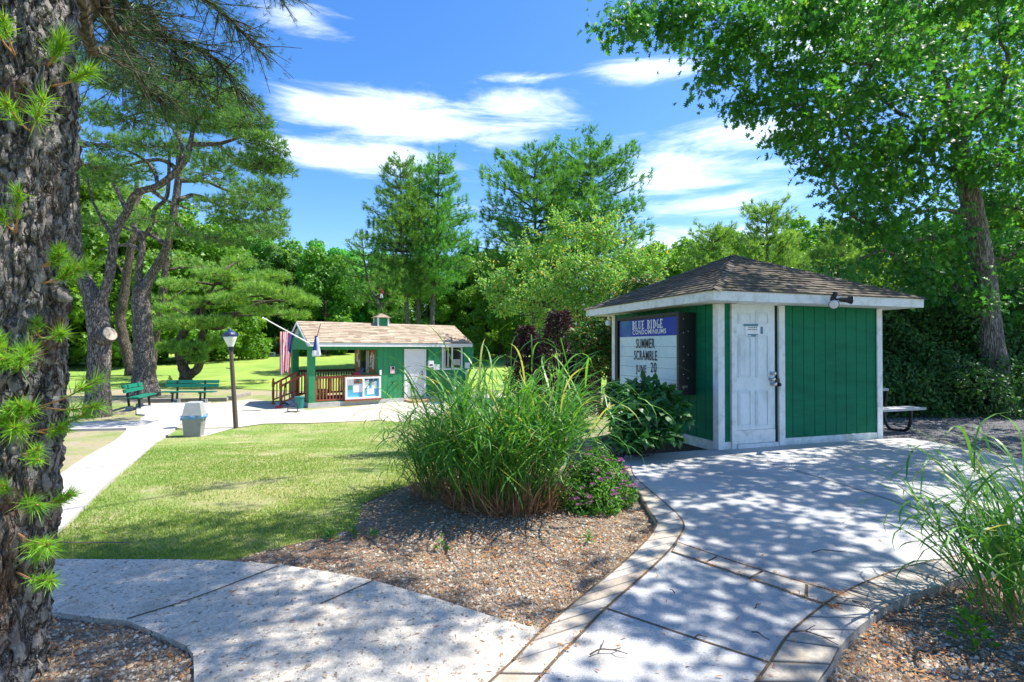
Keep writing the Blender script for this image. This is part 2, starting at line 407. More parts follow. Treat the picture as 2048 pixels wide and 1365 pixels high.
def sheet(name, poly, off, mat, sp=.35, skirt=0.0, wob=0.0, edge=None):
    B = resample(poly, edge or sp, wob); lo_, hi_ = B.min(0), B.max(0)
    gx, gy = np.meshgrid(np.arange(lo_[0], hi_[0], sp), np.arange(lo_[1], hi_[1], sp))
    Pn = np.c_[gx.ravel(), gy.ravel()]; Pn = Pn[inside(Pn, B)]
    allp = np.r_[B, Pn]; nb = len(B)
    v, e, f, *_ = delaunay_2d_cdt([Vector(p) for p in allp], [(i, (i + 1) % nb) for i in range(nb)], [], 0, 1e-5)
    v = np.array([p[:] for p in v]); f = np.array([q for q in f if len(q) == 3])
    cen = v[f].mean(1); f = f[inside(cen, B)]
    g = Geo(); V = np.c_[v, Hh(v[:, 0], v[:, 1]) + off]
    ar = (V[f[:, 1], 0] - V[f[:, 0], 0]) * (V[f[:, 2], 1] - V[f[:, 0], 1]) - (V[f[:, 1], 1] - V[f[:, 0], 1]) * (V[f[:, 2], 0] - V[f[:, 0], 0])
    f[ar < 0] = f[ar < 0][:, ::-1]
    g.add(V, f, .5)
    if skirt:
        z = Hh(B[:, 0], B[:, 1]) + off; k = len(B); i = np.arange(k)
        g.add(np.r_[np.c_[B, z], np.c_[B, z - skirt]], np.stack([i, (i + 1) % k, (i + 1) % k + k, i + k], -1), .5)
    return g.build(name, mat)

# ================================================================== THE GROUND
M_dirt = m_ground('dirt_and_turf', [(.34, .28, .2), ((.17, .25, .06), .55, .42, .6), ((.28, .3, .1), 3.0, .5, .7), ((.2, .14, .09), 6.0, .58, .7)], fine=60)
M_lawn = m_ground('lawn_turf', [(.2, .3, .07), ((.38, .37, .16), .45, .42, .6), ((.46, .4, .25), 1.5, .54, .72), ((.13, .25, .045), 2.3, .58, .75)], fine=70, bstr=.9)
M_fair = m_ground('fairway_turf', [(.2, .32, .06), ((.29, .37, .075), .12, .42, .6), ((.15, .27, .045), .35, .5, .7), ((.34, .36, .13), .9, .6, .75)], fine=14, bstr=.3)
M_gravelbed = m_ground('gravel_soil', [(.33, .26, .19), ((.19, .13, .08), 1.6, .5, .66), ((.55, .49, .42), 40, .5, .65), ((.3, .13, .05), 26, .54, .66)], fine=80, bstr=1.0, bdist=.03)
M_mulch = m_ground('mulch', [(.1, .065, .04), ((.16, .1, .06), 18, .5, .65)], fine=60, bstr=1.0, bdist=.03)
M_conc = m_ground('patio_concrete', [(.46, .46, .45), ((.39, .39, .385), .9, .45, .62), ((.24, .23, .21), 50, .6, .7), ((.58, .58, .56), 75, .58, .68), ((.4, .37, .33), 2.4, .58, .75)], rough=.9, fine=110, bstr=.6, bdist=.008)
M_side = m_ground('sidewalk_concrete', [(.48, .46, .42), ((.41, .39, .35), 1.2, .45, .65), ((.36, .34, .31), 22, .64, .75)], fine=90, bstr=.3, bdist=.006)
M_agg = m_ground('exposed_aggregate', [(.64, .58, .49), ((.54, .48, .39), 1.0, .45, .68), ((.74, .69, .6), 48, .5, .6), ((.24, .19, .14), 36, .57, .64), ((.44, .38, .3), 3.0, .56, .72)], fine=95, bstr=.8, bdist=.012)
M_apron = m_ground('pale_sand_paving', [(.5, .46, .39), ((.42, .38, .31), .8, .45, .65), ((.36, .34, .2), 2.1, .6, .75)], fine=60)
M_dgravel = m_ground('grey_gravel', [(.19, .19, .2), ((.12, .11, .1), 30, .5, .62), ((.36, .36, .37), 55, .55, .65), ((.2, .13, .08), 3.0, .6, .75)], fine=70, bstr=1.0, bdist=.03)
M_paver = m_rnd('paver', [(.33, .28, .22), (.46, .42, .36), (.37, .35, .32), (.5, .45, .38)], nscale=70, nvar=.25, bstr=.35, stain=(.34, .27, .19), stscale=5, stlo=.5, sthi=.75)
M_joint = m_flat('joint_dirt', (.13, .09, .055), .95, .3, 60)
M_kerb = m_flat('kerb_edge', (.36, .34, .31), .9, .3, 20, .4)

M_litter = m_rnd('leaf_litter', [(.34, .12, .03), (.5, .21, .06), (.26, .12, .05), (.55, .33, .13), (.34, .07, .02)], nvar=.2, bstr=0)
def graded(a, b, step, far):
    c = list(np.arange(a, b + .01, step)); d = step
    x = b
    while x < far: d *= 1.22; x += d; c.append(x)
    x = a; d = step
    while x > -far: d *= 1.22; x -= d; c.insert(0, x)
    return np.array(c)
def build_ground():
    xs = graded(-26, 20, .5, 1500); ys = graded(-4, 66, .5, 1500)
    X, Y = np.meshgrid(xs, ys); Z = Hh(X, Y)
    g = Geo(); nx, ny = len(xs), len(ys)
    i = np.arange(ny - 1)[:, None] * nx; j = np.arange(nx - 1)[None]
    g.add(np.stack([X, Y, Z], -1).reshape(-1, 3), np.stack([i + j, i + j + 1, i + nx + j + 1, i + nx + j], -1).reshape(-1, 4), .5)
    struct(g.build('ground', M_dirt, smooth=True))
build_ground()

P_sideR = [(166, 1026), (264, 933), (312, 889), (342, 869), (366, 847), (400, 829), (418, 818), (421, 806)]
P_sideL = [(287, 811), (273, 822), (273, 831), (292, 833), (254, 862), (206, 900), (132, 948)]
lawnpoly = GP([(-120, 1190), (112, 1133), (195, 1131), (440, 1133), (540, 1105), (625, 1084), (708, 1062), (726, 1010), (780, 985), (860, 960), (900, 880), (900, 846), (760, 842), (640, 848), (530, 850), (472, 858), (420, 868), (362, 852), (342, 869), (312, 889), (264, 933), (166, 1026)])
struct(sheet('lawn', lawnpoly, .012, M_lawn, .3, wob=.05))
fair = [(-60, 24.5), (-14, 26.5), (-9, 24.6), (-3, 27), (3, 24), (12, 26), (40, 30), (60, 70), (40, 64), (10, 63), (-20, 62), (-60, 66)]
struct(sheet('fairway', fair, .02, M_fair, 1.2, wob=.1, edge=.8))
apron = GP([(421, 808), (500, 800), (570, 806), (610, 822), (700, 815), (810, 803), (900, 795), (1000, 790), (1030, 800), (930, 822), (800, 846), (760, 841), (737, 843), (640, 847), (530, 849), (472, 857), (400, 876), (358, 857), (375, 843)])
struct(sheet('apron', apron, .018, M_apron, .4, wob=.06))
sidewalk = GP([(125, 1066)] + P_sideR + P_sideL + [(90, 978), (40, 1010), (-60, 1100), (-20, 1170)])
struct(sheet('sidewalk', sidewalk, .05, M_side, .35, skirt=.12))
slab = GP([(60, 850), (122, 849), (287, 846), (252, 861), (122, 864), (40, 866)])
struct(sheet('side_path', slab, .06, M_side, .3, skirt=.16))
# beds
bed = GP([(440, 1134), (540, 1106), (625, 1085), (708, 1063), (726, 1012), (790, 985), (900, 940), (1000, 900), (1180, 880), (1250, 905), (1268, 950), (1275, 975), (1298, 1028), (1316, 1059), (1310, 1080), (1290, 1105), (1240, 1151), (1174, 1207), (1092, 1279), (1000, 1257), (879, 1216), (747, 1177), (659, 1160), (562, 1145)])
struct(sheet('gravel_bed', bed, .016, M_gravelbed, .25, wob=.03))
M_soil = m_ground('bare_soil', [(.5, .42, .34), ((.38, .31, .24), 2.0, .45, .65), ((.3, .3, .12), 3.2, .56, .72), ((.3, .18, .1), 30, .6, .7)], fine=90, bstr=.6, bdist=.015)
soil = GP([(520, 1128), (625, 1085), (706, 1060), (724, 1012), (790, 982), (880, 950), (930, 985), (880, 1050), (790, 1085), (700, 1112), (610, 1138)])
bedl = GP([(-200, 1180), (107, 1239), (195, 1251), (254, 1256), (312, 1280), (371, 1307), (388, 1326), (392, 1380), (400, 1700), (-700, 1700)])
struct(sheet('gravel_bed', bedl, .016, M_gravelbed, .2, wob=.02))
bedr = GP([(1655, 1362), (1675, 1325), (1716, 1279), (1755, 1248), (1767, 1238), (1829, 1209), (1901, 1184), (1972, 1163), (2048, 1138), (2400, 1060), (2900, 1200), (2600, 1700), (1640, 1700)])
struct(sheet('gravel_bed', bedr, -.0 + .016, M_gravelbed, .2))
mulch = GP([(1236, 930), (1180, 890), (1240, 860), (1330, 850), (1440, 880), (1440, 912), (1330, 920)])
struct(sheet('mulch_bed', mulch, .022, M_mulch, .2, wob=.02))
yard = GP([(1764, 889), (1765, 840), (1500, 822), (1700, 815), (2048, 820), (2600, 830), (3200, 1000), (2600, 985), (2048, 936), (1960, 924), (1888, 900), (1830, 889)])
struct(sheet('gravel_yard', yard, .018, M_dgravel, .4))

# walkway of exposed aggregate
walk = GP([(-260, 1130), (112, 1131), (195, 1132), (352, 1132), (440, 1134), (562, 1143), (659, 1158), (747, 1175), (879, 1214), (1000, 1255), (1092, 1279), (1026, 1350), (960, 1420), (760, 1700), (380, 1700), (388, 1365), (386, 1326), (371, 1309), (312, 1282), (254, 1258), (195, 1253), (107, 1241), (-330, 1190)])
struct(sheet('walkway', walk, .045, M_agg, .2, skirt=.1))
def joint(name, pts, w, off, mat=M_joint):
    P = curve([G(*p) for p in pts], 4 * (len(pts) - 1)); T = nrm(np.gradient(P, axis=0)); Sd = np.stack([-T[:, 1], T[:, 0], 0 * T[:, 0]], -1)
    A = P + Sd * w / 2; B = P - Sd * w / 2
    for q in (A, B): q[:, 2] = Hh(q[:, 0], q[:, 1]) + off
    n = len(P); i = np.arange(n - 1)
    g = Geo(); g.add(np.r_[A, B], np.stack([i, i + n, i + n + 1, i + 1], -1), .3); return g
def joints(name, lst, w, off):
    g = Geo()
    for p in lst:
        q = joint('', p, w, off); g.add(q.v[0], q.f[0], .3)
    struct(g.build(name, M_joint))
joints('walkway_joint', [[(254, 1256), (400, 1208), (557, 1146)], [(640, 1225), (747, 1176)]], .012, .049)
joints('sidewalk_joint', [[(132, 947), (262, 937)], [(288, 866), (345, 866)], [(262, 1100), (60, 1100)]], .02, .054)

# patio
PAT_IN_L = [(1255, 925), (1262, 945), (1271, 967), (1327, 1018), (1358, 1048), (1368, 1069), (1358, 1092), (1338, 1120), (1287, 1171), (1212, 1240), (1148, 1309), (1095, 1366), (800, 1720)]
PAT_OUT_L = [(1244, 930), (1252, 950), (1263, 972), (1294, 1028), (1313, 1059), (1307, 1079), (1287, 1105), (1240, 1151), (1174, 1207), (1092, 1279), (1026, 1350), (1010, 1366), (640, 1720)]
PAT_IN_R = [(1480, 1440), (1540, 1355), (1568, 1309), (1594, 1279), (1640, 1240), (1680, 1212), (1747, 1179), (1819, 1153), (1921, 1130), (1993, 1118), (2060, 1105), (2300, 1070)]
PAT_OUT_R = [(1600, 1440), (1657, 1360), (1675, 1325), (1716, 1279), (1755, 1248), (1767, 1238), (1829, 1209), (1901, 1184), (1972, 1163), (2048, 1138), (2120, 1118), (2330, 1080)]
patio = GP(PAT_OUT_L[::-1] + [(1250, 920), (1340, 914), (1440, 907), (1600, 897), (1764, 886), (1816, 884), (1848, 889), (1888, 897), (1928, 905), (1995, 918), (2100, 940), (2300, 990)] + PAT_OUT_R[::-1] + [(1400, 1720)])
struct(sheet('patio', patio, .06, M_conc, .3, skirt=.14))
joints('patio_joint', [[(1215, 1240), (1380, 1298), (1542, 1353)], [(1400, 909), (1445, 912), (1640, 967), (1839, 1033), (2048, 1100)]], .012, .064)

def paver_run(g, A, B, length):
    """A,B: (n,3) inner/outer lines; pavers across"""
    a = curve(A, 200); b = curve(B, 200); mid = (a + b) / 2
    d = np.r_[0, np.cumsum(np.linalg.norm(np.diff(mid, axis=0), axis=1))]
    u = 0.0
    def at(L, s): return np.array([np.interp(s, d, L[:, k]) for k in range(3)])
    while u < d[-1] - .03:
        l = min(length * random.uniform(.96, 1.04), d[-1] - u); gap = .009
        w = [at(a, u + gap), at(a, u + l - gap), at(b, u + l - gap), at(b, u + gap)]
        dz = random.uniform(-.002, .003)
        c8 = []
        cen = sum(w) / 4
        for zz, k in ((.05, 1.0), (.0635 + dz * .5, 1.0), (.067 + dz * .5, .965)):
            for p in w:
                q = cen + (p - cen) * k; c8.append([q[0], q[1], Hh(q[0], q[1]) + zz])
        c8 = np.array(c8)
        fs = [[8, 9, 10, 11]] + [[r * 4 + i, r * 4 + (i + 1) % 4, r * 4 + 4 + (i + 1) % 4, r * 4 + 4 + i] for r in (0, 1) for i in range(4)]
        # orientation check
        n = np.cross(c8[9] - c8[8], c8[10] - c8[8])
        if n[2] < 0: fs = [f[::-1] for f in fs]
        g.add(c8, fs, random.random()); u += l
def build_pavers():
    g = Geo(); g2 = Geo(); g3 = Geo()
    L = lambda pts: np.array([G(*p) for p in pts])
    paver_run(g, L(PAT_IN_L), L(PAT_OUT_L), .2)
    paver_run(g, L(PAT_IN_R), L(PAT_OUT_R), .2)
    up = [(1353, 1102), (1491, 1151), (1640, 1197), (1690, 1212)]; lw = [(1342, 1121), (1460, 1163), (1645, 1230), (1668, 1238)]
    paver_run(g, L(up), L(lw), .3)
    struct(g.build('paver_border', M_paver))
    # dark sand bed under the pavers, seen in the gaps
    for A, B in ((PAT_IN_L, PAT_OUT_L), (PAT_IN_R, PAT_OUT_R), (up, lw)):
        struct(sheet('paver_bed', [p[:2] for p in curve(L(A), 40)] + [p[:2] for p in curve(L(B), 40)[::-1]], .0612, M_joint, .3))
    for ln in (PAT_IN_L[1:], PAT_IN_R, up, lw, PAT_OUT_L[1:]):
        q = joint('', ln, .014, .0685); g2.add(q.v[0], q.f[0], .3)
        pts = curve(L(ln), 300); m = 260; P = pts[rng.integers(0, len(pts), m)] + np.c_[rng.normal(size=(m, 2)) * .018, np.zeros(m)]; P[:, 2] = Hh(P[:, 0], P[:, 1]) + .071
        P = P[np.array([mnoise.noise((a * 1.7, b * 1.7, 4.0)) for a, b in P[:, :2]]) > .0]; m = len(P)
        D = rdir(m); D[:, 2] *= .2; g3.leaves(P, D, rdir(m) * .3 + [0, 0, 1], .01 + .022 * rng.random(m), T_LAN, .1)
    struct(g2.build('paver_joint', M_joint)); tag(g3.build('leaf_litter', M_litter), kind='stuff')
    # cut side of the raised border
    P = curve(L(PAT_OUT_R), 120)
    z = Hh(P[:, 0], P[:, 1]); T = nrm(np.gradient(P, axis=0)); Nn = np.stack([T[:, 1], -T[:, 0], 0 * z], -1) * .006
    g = Geo(); n = len(P); i = np.arange(n - 1)
    g.add(np.r_[np.c_[(P + Nn)[:, :2], z + .063], np.c_[(P + Nn)[:, :2], z - .06]], np.stack([i, i + 1, i + 1 + n, i + n], -1), .5)
    struct(g.build('kerb', M_kerb))
build_pavers()

# ---- loose stuff on the ground
def scatter(poly, n, near=None):
    poly = np.asarray(poly); lo_, hi_ = poly.min(0), poly.max(0); out = []
    tot = 0
    while tot < n:
        p = lo_ + rng.random((n * 3, 2)) * (hi_ - lo_); p = p[inside(p, poly)]
        if near:
            dd = np.hypot(p[:, 0], p[:, 1]); p = p[rng.random(len(p)) < np.clip((near / np.maximum(dd, .1)) ** 2, 0, 1)]
        out.append(p); tot += len(p)
    return np.concatenate(out)[:n]
def pebbles(name, polys, ns, off, mat, smin, smax):
    g = Geo(); oc = np.array([(1, 0, 0), (0, 1, 0), (-1, 0, 0), (0, -1, 0), (0, 0, 1), (0, 0, -1.)]); of = np.array([(0, 1, 4), (1, 2, 4), (2, 3, 4), (3, 0, 4)])
    for poly, n in zip(polys, ns):
        p = scatter(poly, n, 3.2); p = p[~(inside(p + rng.normal(size=p.shape) * .12, soil) & (rng.random(n) < .85))]; n = len(p); s = smin + (smax - smin) * rng.random(n) ** 2.5
        a = rng.random(n) * 6.28; ca, sa = np.cos(a), np.sin(a)
        sc = np.stack([s * (.8 + .5 * rng.random(n)), s * (.6 + .4 * rng.random(n)), s * (.4 + .4 * rng.random(n))], -1)
        V = oc[None] * sc[:, None] * (1 + .3 * rng.normal(size=(n, 6, 1)) * .6)
        X = V[..., 0] * ca[:, None] - V[..., 1] * sa[:, None]; Y = V[..., 0] * sa[:, None] + V[..., 1] * ca[:, None]
        V = np.stack([X + p[:, :1], Y + p[:, 1:], V[..., 2] + Hh(p[:, 0], p[:, 1])[:, None] + off + sc[:, 2:] * .3], -1)
        g.add(V.reshape(-1, 3), (np.arange(n)[:, None, None] * 6 + of[None]).reshape(-1, 3), np.repeat(rng.random(n), 4))
    tag(g.build(name, mat, smooth=False), kind='stuff')
M_peb = m_rnd('pebble', [(.16, .11, .07), (.4, .35, .27), (.27, .2, .13), (.62, .57, .46), (.33, .28, .22), (.24, .14, .07), (.46, .39, .29)], nscale=60, nvar=.2, bstr=0)
M_peb2 = m_rnd('grey_pebble', [(.1, .1, .11), (.22, .22, .24), (.16, .15, .145), (.34, .34, .36)], nscale=60, nvar=.2, bstr=0)
pebbles('gravel', [bed, bedl, bedr], [22000, 8000, 11000], .016, M_peb, .005, .018)
pebbles('gravel', [yard], [7000], .018, M_peb2, .012, .03)
def litter():
    g = Geo()
    for poly, n, off in ((bed, 11500, .034), (bedl, 2600, .034), (bedr, 8500, .034), (patio, 520, .066), (walk, 420, .05), (yard, 900, .03), (lawnpoly, 160, .03)):
        p = scatter(poly, n, 4.0); z = Hh(p[:, 0], p[:, 1]) + off
        D = rdir(n); D[:, 2] *= .25; Nn = rdir(n) * .35 + [0, 0, 1]
        g.leaves(np.c_[p, z], D, Nn, .012 + .03 * rng.random(n) ** 2, T_LAN, .1)
    tag(g.build('leaf_litter', M_litter), kind='stuff')
litter()
M_blade = m_leaf('grass_blade', (.17, .3, .04), (.36, .44, .13), (.5, .45, .24), trans=.4)
def lawn_blades():
    g = Geo(); n = 120000; p = scatter(lawnpoly, n, 5.0); p = p + rng.normal(size=p.shape) * .05 * (rng.random((n, 1)) < .3)
    f = np.array([mnoise.noise((a * .55, b * .55, 3.3)) + .5 * mnoise.noise((a * 2.1, b * 2.1, 9)) for a, b in p])
    keep = rng.random(n) > np.clip((f + .05) * 1.6, .15, .9); p = p[keep]; f = f[keep]; n = len(p)
    h = .014 + .018 * rng.random(n); d = rng.normal(size=(n, 2)) * .014; a = rng.random(n) * 6.28; w = .0035 + .003 * rng.random(n)
    z = Hh(p[:, 0], p[:, 1]) + .01; s = np.stack([np.cos(a) * w, np.sin(a) * w], -1)
    V = np.stack([np.c_[p - s, z], np.c_[p + s, z], np.c_[p + d, z + h]], 1)
    g.add(V.reshape(-1, 3), np.arange(3 * n).reshape(-1, 3), np.clip(.35 + f * .6 + .3 * rng.normal(size=n), 0, 1))
    tag(g.build('grass', M_blade), kind='stuff')
lawn_blades()
M_twig = m_flat('twig', (.09, .065, .05), .9, .3, 40)
def twig(px, py, l, ang, fork=False, off=.07):
    o = G(px, py) + [0, 0, off]; d = np.array([math.cos(ang), math.sin(ang), 0]); s = np.array([-d[1], d[0], 0]); g = Geo()
    pts = [o - d * l / 2, o - d * l * .15 + s * l * .06 + [0, 0, .01], o + d * l * .2 - s * l * .03 + [0, 0, .006], o + d * l / 2 + s * l * .05]
    g.tube(curve(pts), np.linspace(.004, .002, 19), 5)
    if fork:
        g.tube(curve([pts[1], pts[1] + d * l * .2 + s * l * .2 + [0, 0, .012], pts[1] + d * l * .3 + s * l * .4]), np.linspace(.003, .0015, 13), 5)
        g.tube(curve([pts[2], pts[2] + d * l * .1 - s * l * .2 + [0, 0, .008], pts[2] + d * l * .3 - s * l * .3]), np.linspace(.003, .0015, 13), 5)
    return g.build('twig', M_twig, origin=o)
for px, py, l, ang, fk, lab in ((1212, 1333, .17, .3, True, 'forked brown twig on the pale concrete nearest the camera'), (1517, 1237, .07, .7, False, 'short twig on the concrete near the joint between the paver bands'), (1520, 1300, .09, -1.0, False, 'dark twig lying beside the right paver border'),
        (1660, 1124, .26, .05, False, 'long thin twig on the patio above the cross band of pavers'), (1625, 1299, .2, -.35, True, 'curved twig lying across the pavers of the right border'), (1402, 1303, .07, .1, False, 'tiny twig right beside the concrete joint'), (1730, 1240, .16, -1.3, False, 'twig at the corner where the cross band meets the right border'), (1345, 1207, .05, 1.9, False, 'smallest twig on the slab below the cross band')):
    tag(twig(px, py, l, ang, fk), lab, 'twig', 'fallen twigs on the paving')

# ================================================================== SHED WITH SIGN
M_green = m_flat('green_siding', (.008, .16, .078), .7, .16, 3, .25, scl=(.5, .5, 2.2), spec=.15)
M_groove = m_flat('dark_groove', (.008, .03, .02), .9, .1, 20)
M_white = m_flat('white_trim', (.78, .8, .8), .6, .12, 5, .15, scl=(1, 1, .5), c2=(.6, .63, .63), lo=.48, hi=.75)
M_whited = m_flat('weathered_white_trim', (.74, .76, .76), .7, .15, 7, .3, c2=(.4, .45, .42), lo=.47, hi=.72)
M_basebd = m_flat('stained_base_board', (.7, .72, .71), .75, .15, 6, .35, c2=(.26, .3, .25), lo=.4, hi=.68)
M_door = m_flat('old_white_door', (.7, .76, .79), .6, .1, 5, .25, scl=(1, 1, .4), c2=(.42, .48, .48), lo=.5, hi=.78)
M_wdoor = m_flat('white_door_paint', (.82, .83, .84), .5, .06, 5, .05)
M_shroof = m_rnd('dark_shingle', [(.065, .055, .046), (.1, .084, .068), (.14, .12, .094), (.09, .078, .066)], nscale=70, nvar=.45, bstr=.6, stain=(.17, .16, .07), stscale=2.6, stlo=.56, sthi=.74)
M_tanroof = m_rnd('tan_shingle', [(.24, .18, .12), (.4, .33, .25), (.33, .25, .175), (.44, .37, .28), (.28, .205, .145)], nscale=60, nvar=.25, bstr=.3)
M_black = m_flat('black_metal', (.012, .013, .016), .4, .1, 20, .05, spec=.5)
M_steel = m_flat('steel', (.5, .5, .52), .3, .1, 30, .05, metal=1)
M_dark = m_flat('dark_interior', (.03, .028, .026), .9, .1, 5)
M_glass, _N, _L, _b = new_mat('window_glass'); _b.inputs['Base Color'].default_value = (.02, .025, .03, 1); _b.inputs['Roughness'].default_value = .06; _b.inputs['Specular IOR Level'].default_value = .9

SH = Fr((2.907, 7.393, .064), .311); SW, SD, SHT = 3.095, 3.03, 2.12
def siding(g, fr, axis, c0, c1, fixed, z0, z1, out, board=.2, first=None, mi=0):
    """vertical boards with grooves; axis 's' (front wall at t=fixed) or 't' (side wall at s=fixed); out = direction sign of outside"""
    x = c0; w = first or board
    while x < c1 - .004:
        e = min(x + w, c1)
        a, b = (fixed, fixed - out * .02) if out > 0 else (fixed - out * .02, fixed)
        lo_, hi_ = sorted((fixed, fixed - out * .02))
        r = random.random()
        if axis == 's': g.box(fr, x + .005, e - .005, lo_, hi_, z0, z1, r, mi)
        else: g.box(fr, lo_, hi_, x + .005, e - .005, z0, z1, r, mi)
        x = e; w = board
def shingle_plane(g, p_left, p_right, q_left, q_right, rows, tab, thick=.014, clip=True):
    """eave line p_left-p_right, top line q_left-q_right (may meet in a point)"""
    pl, pr, ql, qr = map(lambda x: np.asarray(x, float), (p_left, p_right, q_left, q_right))
    n = nrm(np.cross(pr - pl, (ql + qr) / 2 - (pl + pr) / 2)); L = np.linalg.norm(pr - pl); ax = (pr - pl) / L
    for r in range(rows):
        f0, f1 = r / rows, min(1, (r + 1.25) / rows)
        a0, b0 = pl + (ql - pl) * f0, pr + (qr - pr) * f0; a1, b1 = pl + (ql - pl) * f1, pr + (qr - pr) * f1
        up = ((a1 + b1) / 2 - (a0 + b0) / 2)
        def xs(P): return (P - pl) @ ax
        xa0, xb0, xa1, xb1 = xs(a0), xs(b0), xs(a1), xs(b1)
        basep = a0 - xa0 * ax - ((a0 - pl) - ((a0 - pl) @ ax) * ax) * 0
        upd = (a1 - ax * xa1) - (a0 - ax * xa0)
        x = xa0 - random.uniform(0, tab)
        while x < xb0:
            w = tab * random.uniform(.6, 1.3); x0, x1 = max(x, xa0), min(x + w, xb0); x += w
            if x1 - x0 < .02: continue
            y0, y1 = np.clip(x0, xa1, xb1), np.clip(x1, xa1, xb1)
            o = a0 - ax * xa0; th = thick * random.uniform(.7, 1.5); jj = random.uniform(-.006, .006)
            A, B = o + ax * (x0 + .002) + upd * jj, o + ax * (x1 - .002) + upd * jj; C, D = o + upd + ax * y1, o + upd + ax * y0
            up_ = n * (.012 + th)
            g.hexa([A + n * .008, B + n * .008, C + n * .001, D + n * .001, A + up_, B + up_, C + n * (.001 + th * .5), D + n * (.001 + th * .5)], random.random())

def build_shed():
    T = thing('storage_shed', SH.p(SW / 2, SD / 2, 0), 'small square green shed with hipped mossy roof and white door, beside the patio', 'shed')
    bx = lambda g, *a, **k: g.box(SH, *a, **k)
    hb = .163
    # --- walls
    g = Geo()
    s_ = lambda px, py=740: SH.px(px, py)[0]
    sd0, sd1 = s_(1470.6), s_(1546.5); st0, st1 = s_(1461), s_(1567)
    bx(g, .03, SW - .03, .03, SD - .03, .0, SHT + .05, mi=1)
    siding(g, SH, 's', .09, st0, .028, hb - .02, SHT, 1)
    siding(g, SH, 's', st1, SW - .09, .028, hb - .02, SHT, 1, .21, .18)
    siding(g, SH, 't', .09, SD - .1, .028, hb - .02, SHT, 1)
    siding(g, SH, 't', .09, SD - .1, SW - .028, hb - .02, SHT, -1)
    siding(g, SH, 's', .09, SW - .09, SD - .028, hb - .02, SHT, -1)
    for s in np.arange(st1 + .05, SW - .1, .2):
        for z in (hb + .1, .75, 1.35, SHT - .12):
            for q in (0, .11): g.lathe(SH.p(min(s + q, SW - .1), .029, z + random.uniform(-.02, .02)), [(.006, 0), (.005, .0025), (.001, .003)], 6, -SH.b, mi=1)
    g.build('wall', [M_green, M_groove], T)
    # --- trim
    for ci, cj in ((0, 0), (1, 0), (1, 1), (0, 1)):
        g = Geo(); s0, s1 = ((-.018, .09), (SW - .09, SW + .018))[ci]; t0, t1 = ((-.018, .0), (SD, SD + .018))[cj]; bx(g, s0, s1, t0, t1, 0, SHT - .002)
        u0, u1 = ((-.018, .0), (SW, SW + .018))[ci]; v0, v1 = ((.0, .095), (SD - .095, SD))[cj]; bx(g, u0, u1, v0 - (.001 if not cj else 0), v1 + (.001 if cj else 0), 0, SHT - .003)
        g.build('corner_trim', M_whited, T)
    g = Geo()
    bx(g, .091, st0 - .001, -.012, .028, -.02, hb); bx(g, st1 + .001, SW - .091, -.012, .028, -.02, hb)
    bx(g, -.012, .028, .096, SD - .096, -.06, hb); bx(g, SW - .028, SW + .012, .096, SD - .096, -.02, hb)
    g.build('base_board', M_basebd, T)
    # --- roof
    o, ft, ha = .373, .135, 3.119
    E0 = [SH.p(-o, -o, SHT + ft), SH.p(SW + o, -o, SHT + ft), SH.p(SW + o, SD + o, SHT + ft), SH.p(-o, SD + o, SHT + ft)]; ap = SH.p(SW / 2, SD / 2, ha)
    g = Geo()
    e2 = [e + (e - ap) / np.linalg.norm(e - ap) * .05 * np.array([1, 1, 1]) for e in E0]
    for i in range(4): shingle_plane(g, e2[i], e2[(i + 1) % 4], ap, ap, 17, .24)
    for i in range(4):   # hip caps
        a = np.array(e2[i]); nseg = 13
        for k in range(nseg):
            p0 = a + (ap - a) * (k / nseg) + [0, 0, .028]; p1 = a + (ap - a) * ((k + 1.1) / nseg) + [0, 0, .024]
            d = nrm(p1 - p0); sd = nrm(np.cross(d, (0, 0, 1))); w = .1
            nl = np.array([0, 0, -.04])
            g.add([p0 - sd * w + nl, p0 + [0, 0, .012], p0 + sd * w + nl, p1 + sd * w + nl, p1, p1 - sd * w + nl], [[0, 1, 4, 5], [1, 2, 3, 4]], random.random())
    rf = g.build('roof', M_shroof, T)
    g = Geo()
    g.add([*E0, ap - [0, 0, .004]], [[0, 1, 4], [1, 2, 4], [2, 3, 4], [3, 0, 4]]); g.build('roof_deck', M_groove, rf)
    g = Geo()
    bx(g, -o - .02, SW + o + .02, -o - .02, -o, SHT, SHT + ft); bx(g, -o - .02, SW + o + .02, SD + o, SD + o + .02, SHT, SHT + ft)
    bx(g, -o - .02, -o, -o, SD + o, SHT, SHT + ft); bx(g, SW + o, SW + o + .02, -o, SD + o, SHT, SHT + ft)
    g.build('fascia', M_whited, T)
    g = Geo(); bx(g, -o, SW + o, -o, SD + o, SHT + .004, SHT + .016); g.build('soffit', M_white, T)
    # --- door
    zt = SH.px(1508, 606.5)[1]; zb = SH.px(1508, 859.5)[1]; zs = SH.px(1508, 886)[1]
    g = Geo()
    bx(g, st0, sd0, -.03, .028, 0, SHT - .004); bx(g, s_(1555.5), st1, -.03, .028, 0, SHT - .004); bx(g, sd0 + .001, s_(1555.5) - .001, -.028, .028, zt + .02, SHT - .006)
    fr = g.build('door_frame', M_whited, T)
    g = Geo(); bx(g, sd0, s_(1555.5), .005, .02, 0, zt + .02); g.build('door_jamb', M_groove, fr)
    g = Geo()
    W_ = sd1 - sd0
    bx(g, sd0 + .004, sd1 + .02, -.008, .004, zb, zt)
    P_ = lambda px, py: SH.px(px, py)
    rows = [(625.5, 648.5), (671, 755), (782, 851)]; colsx = [(1474.8, 1500.5), (1510, 1535)]
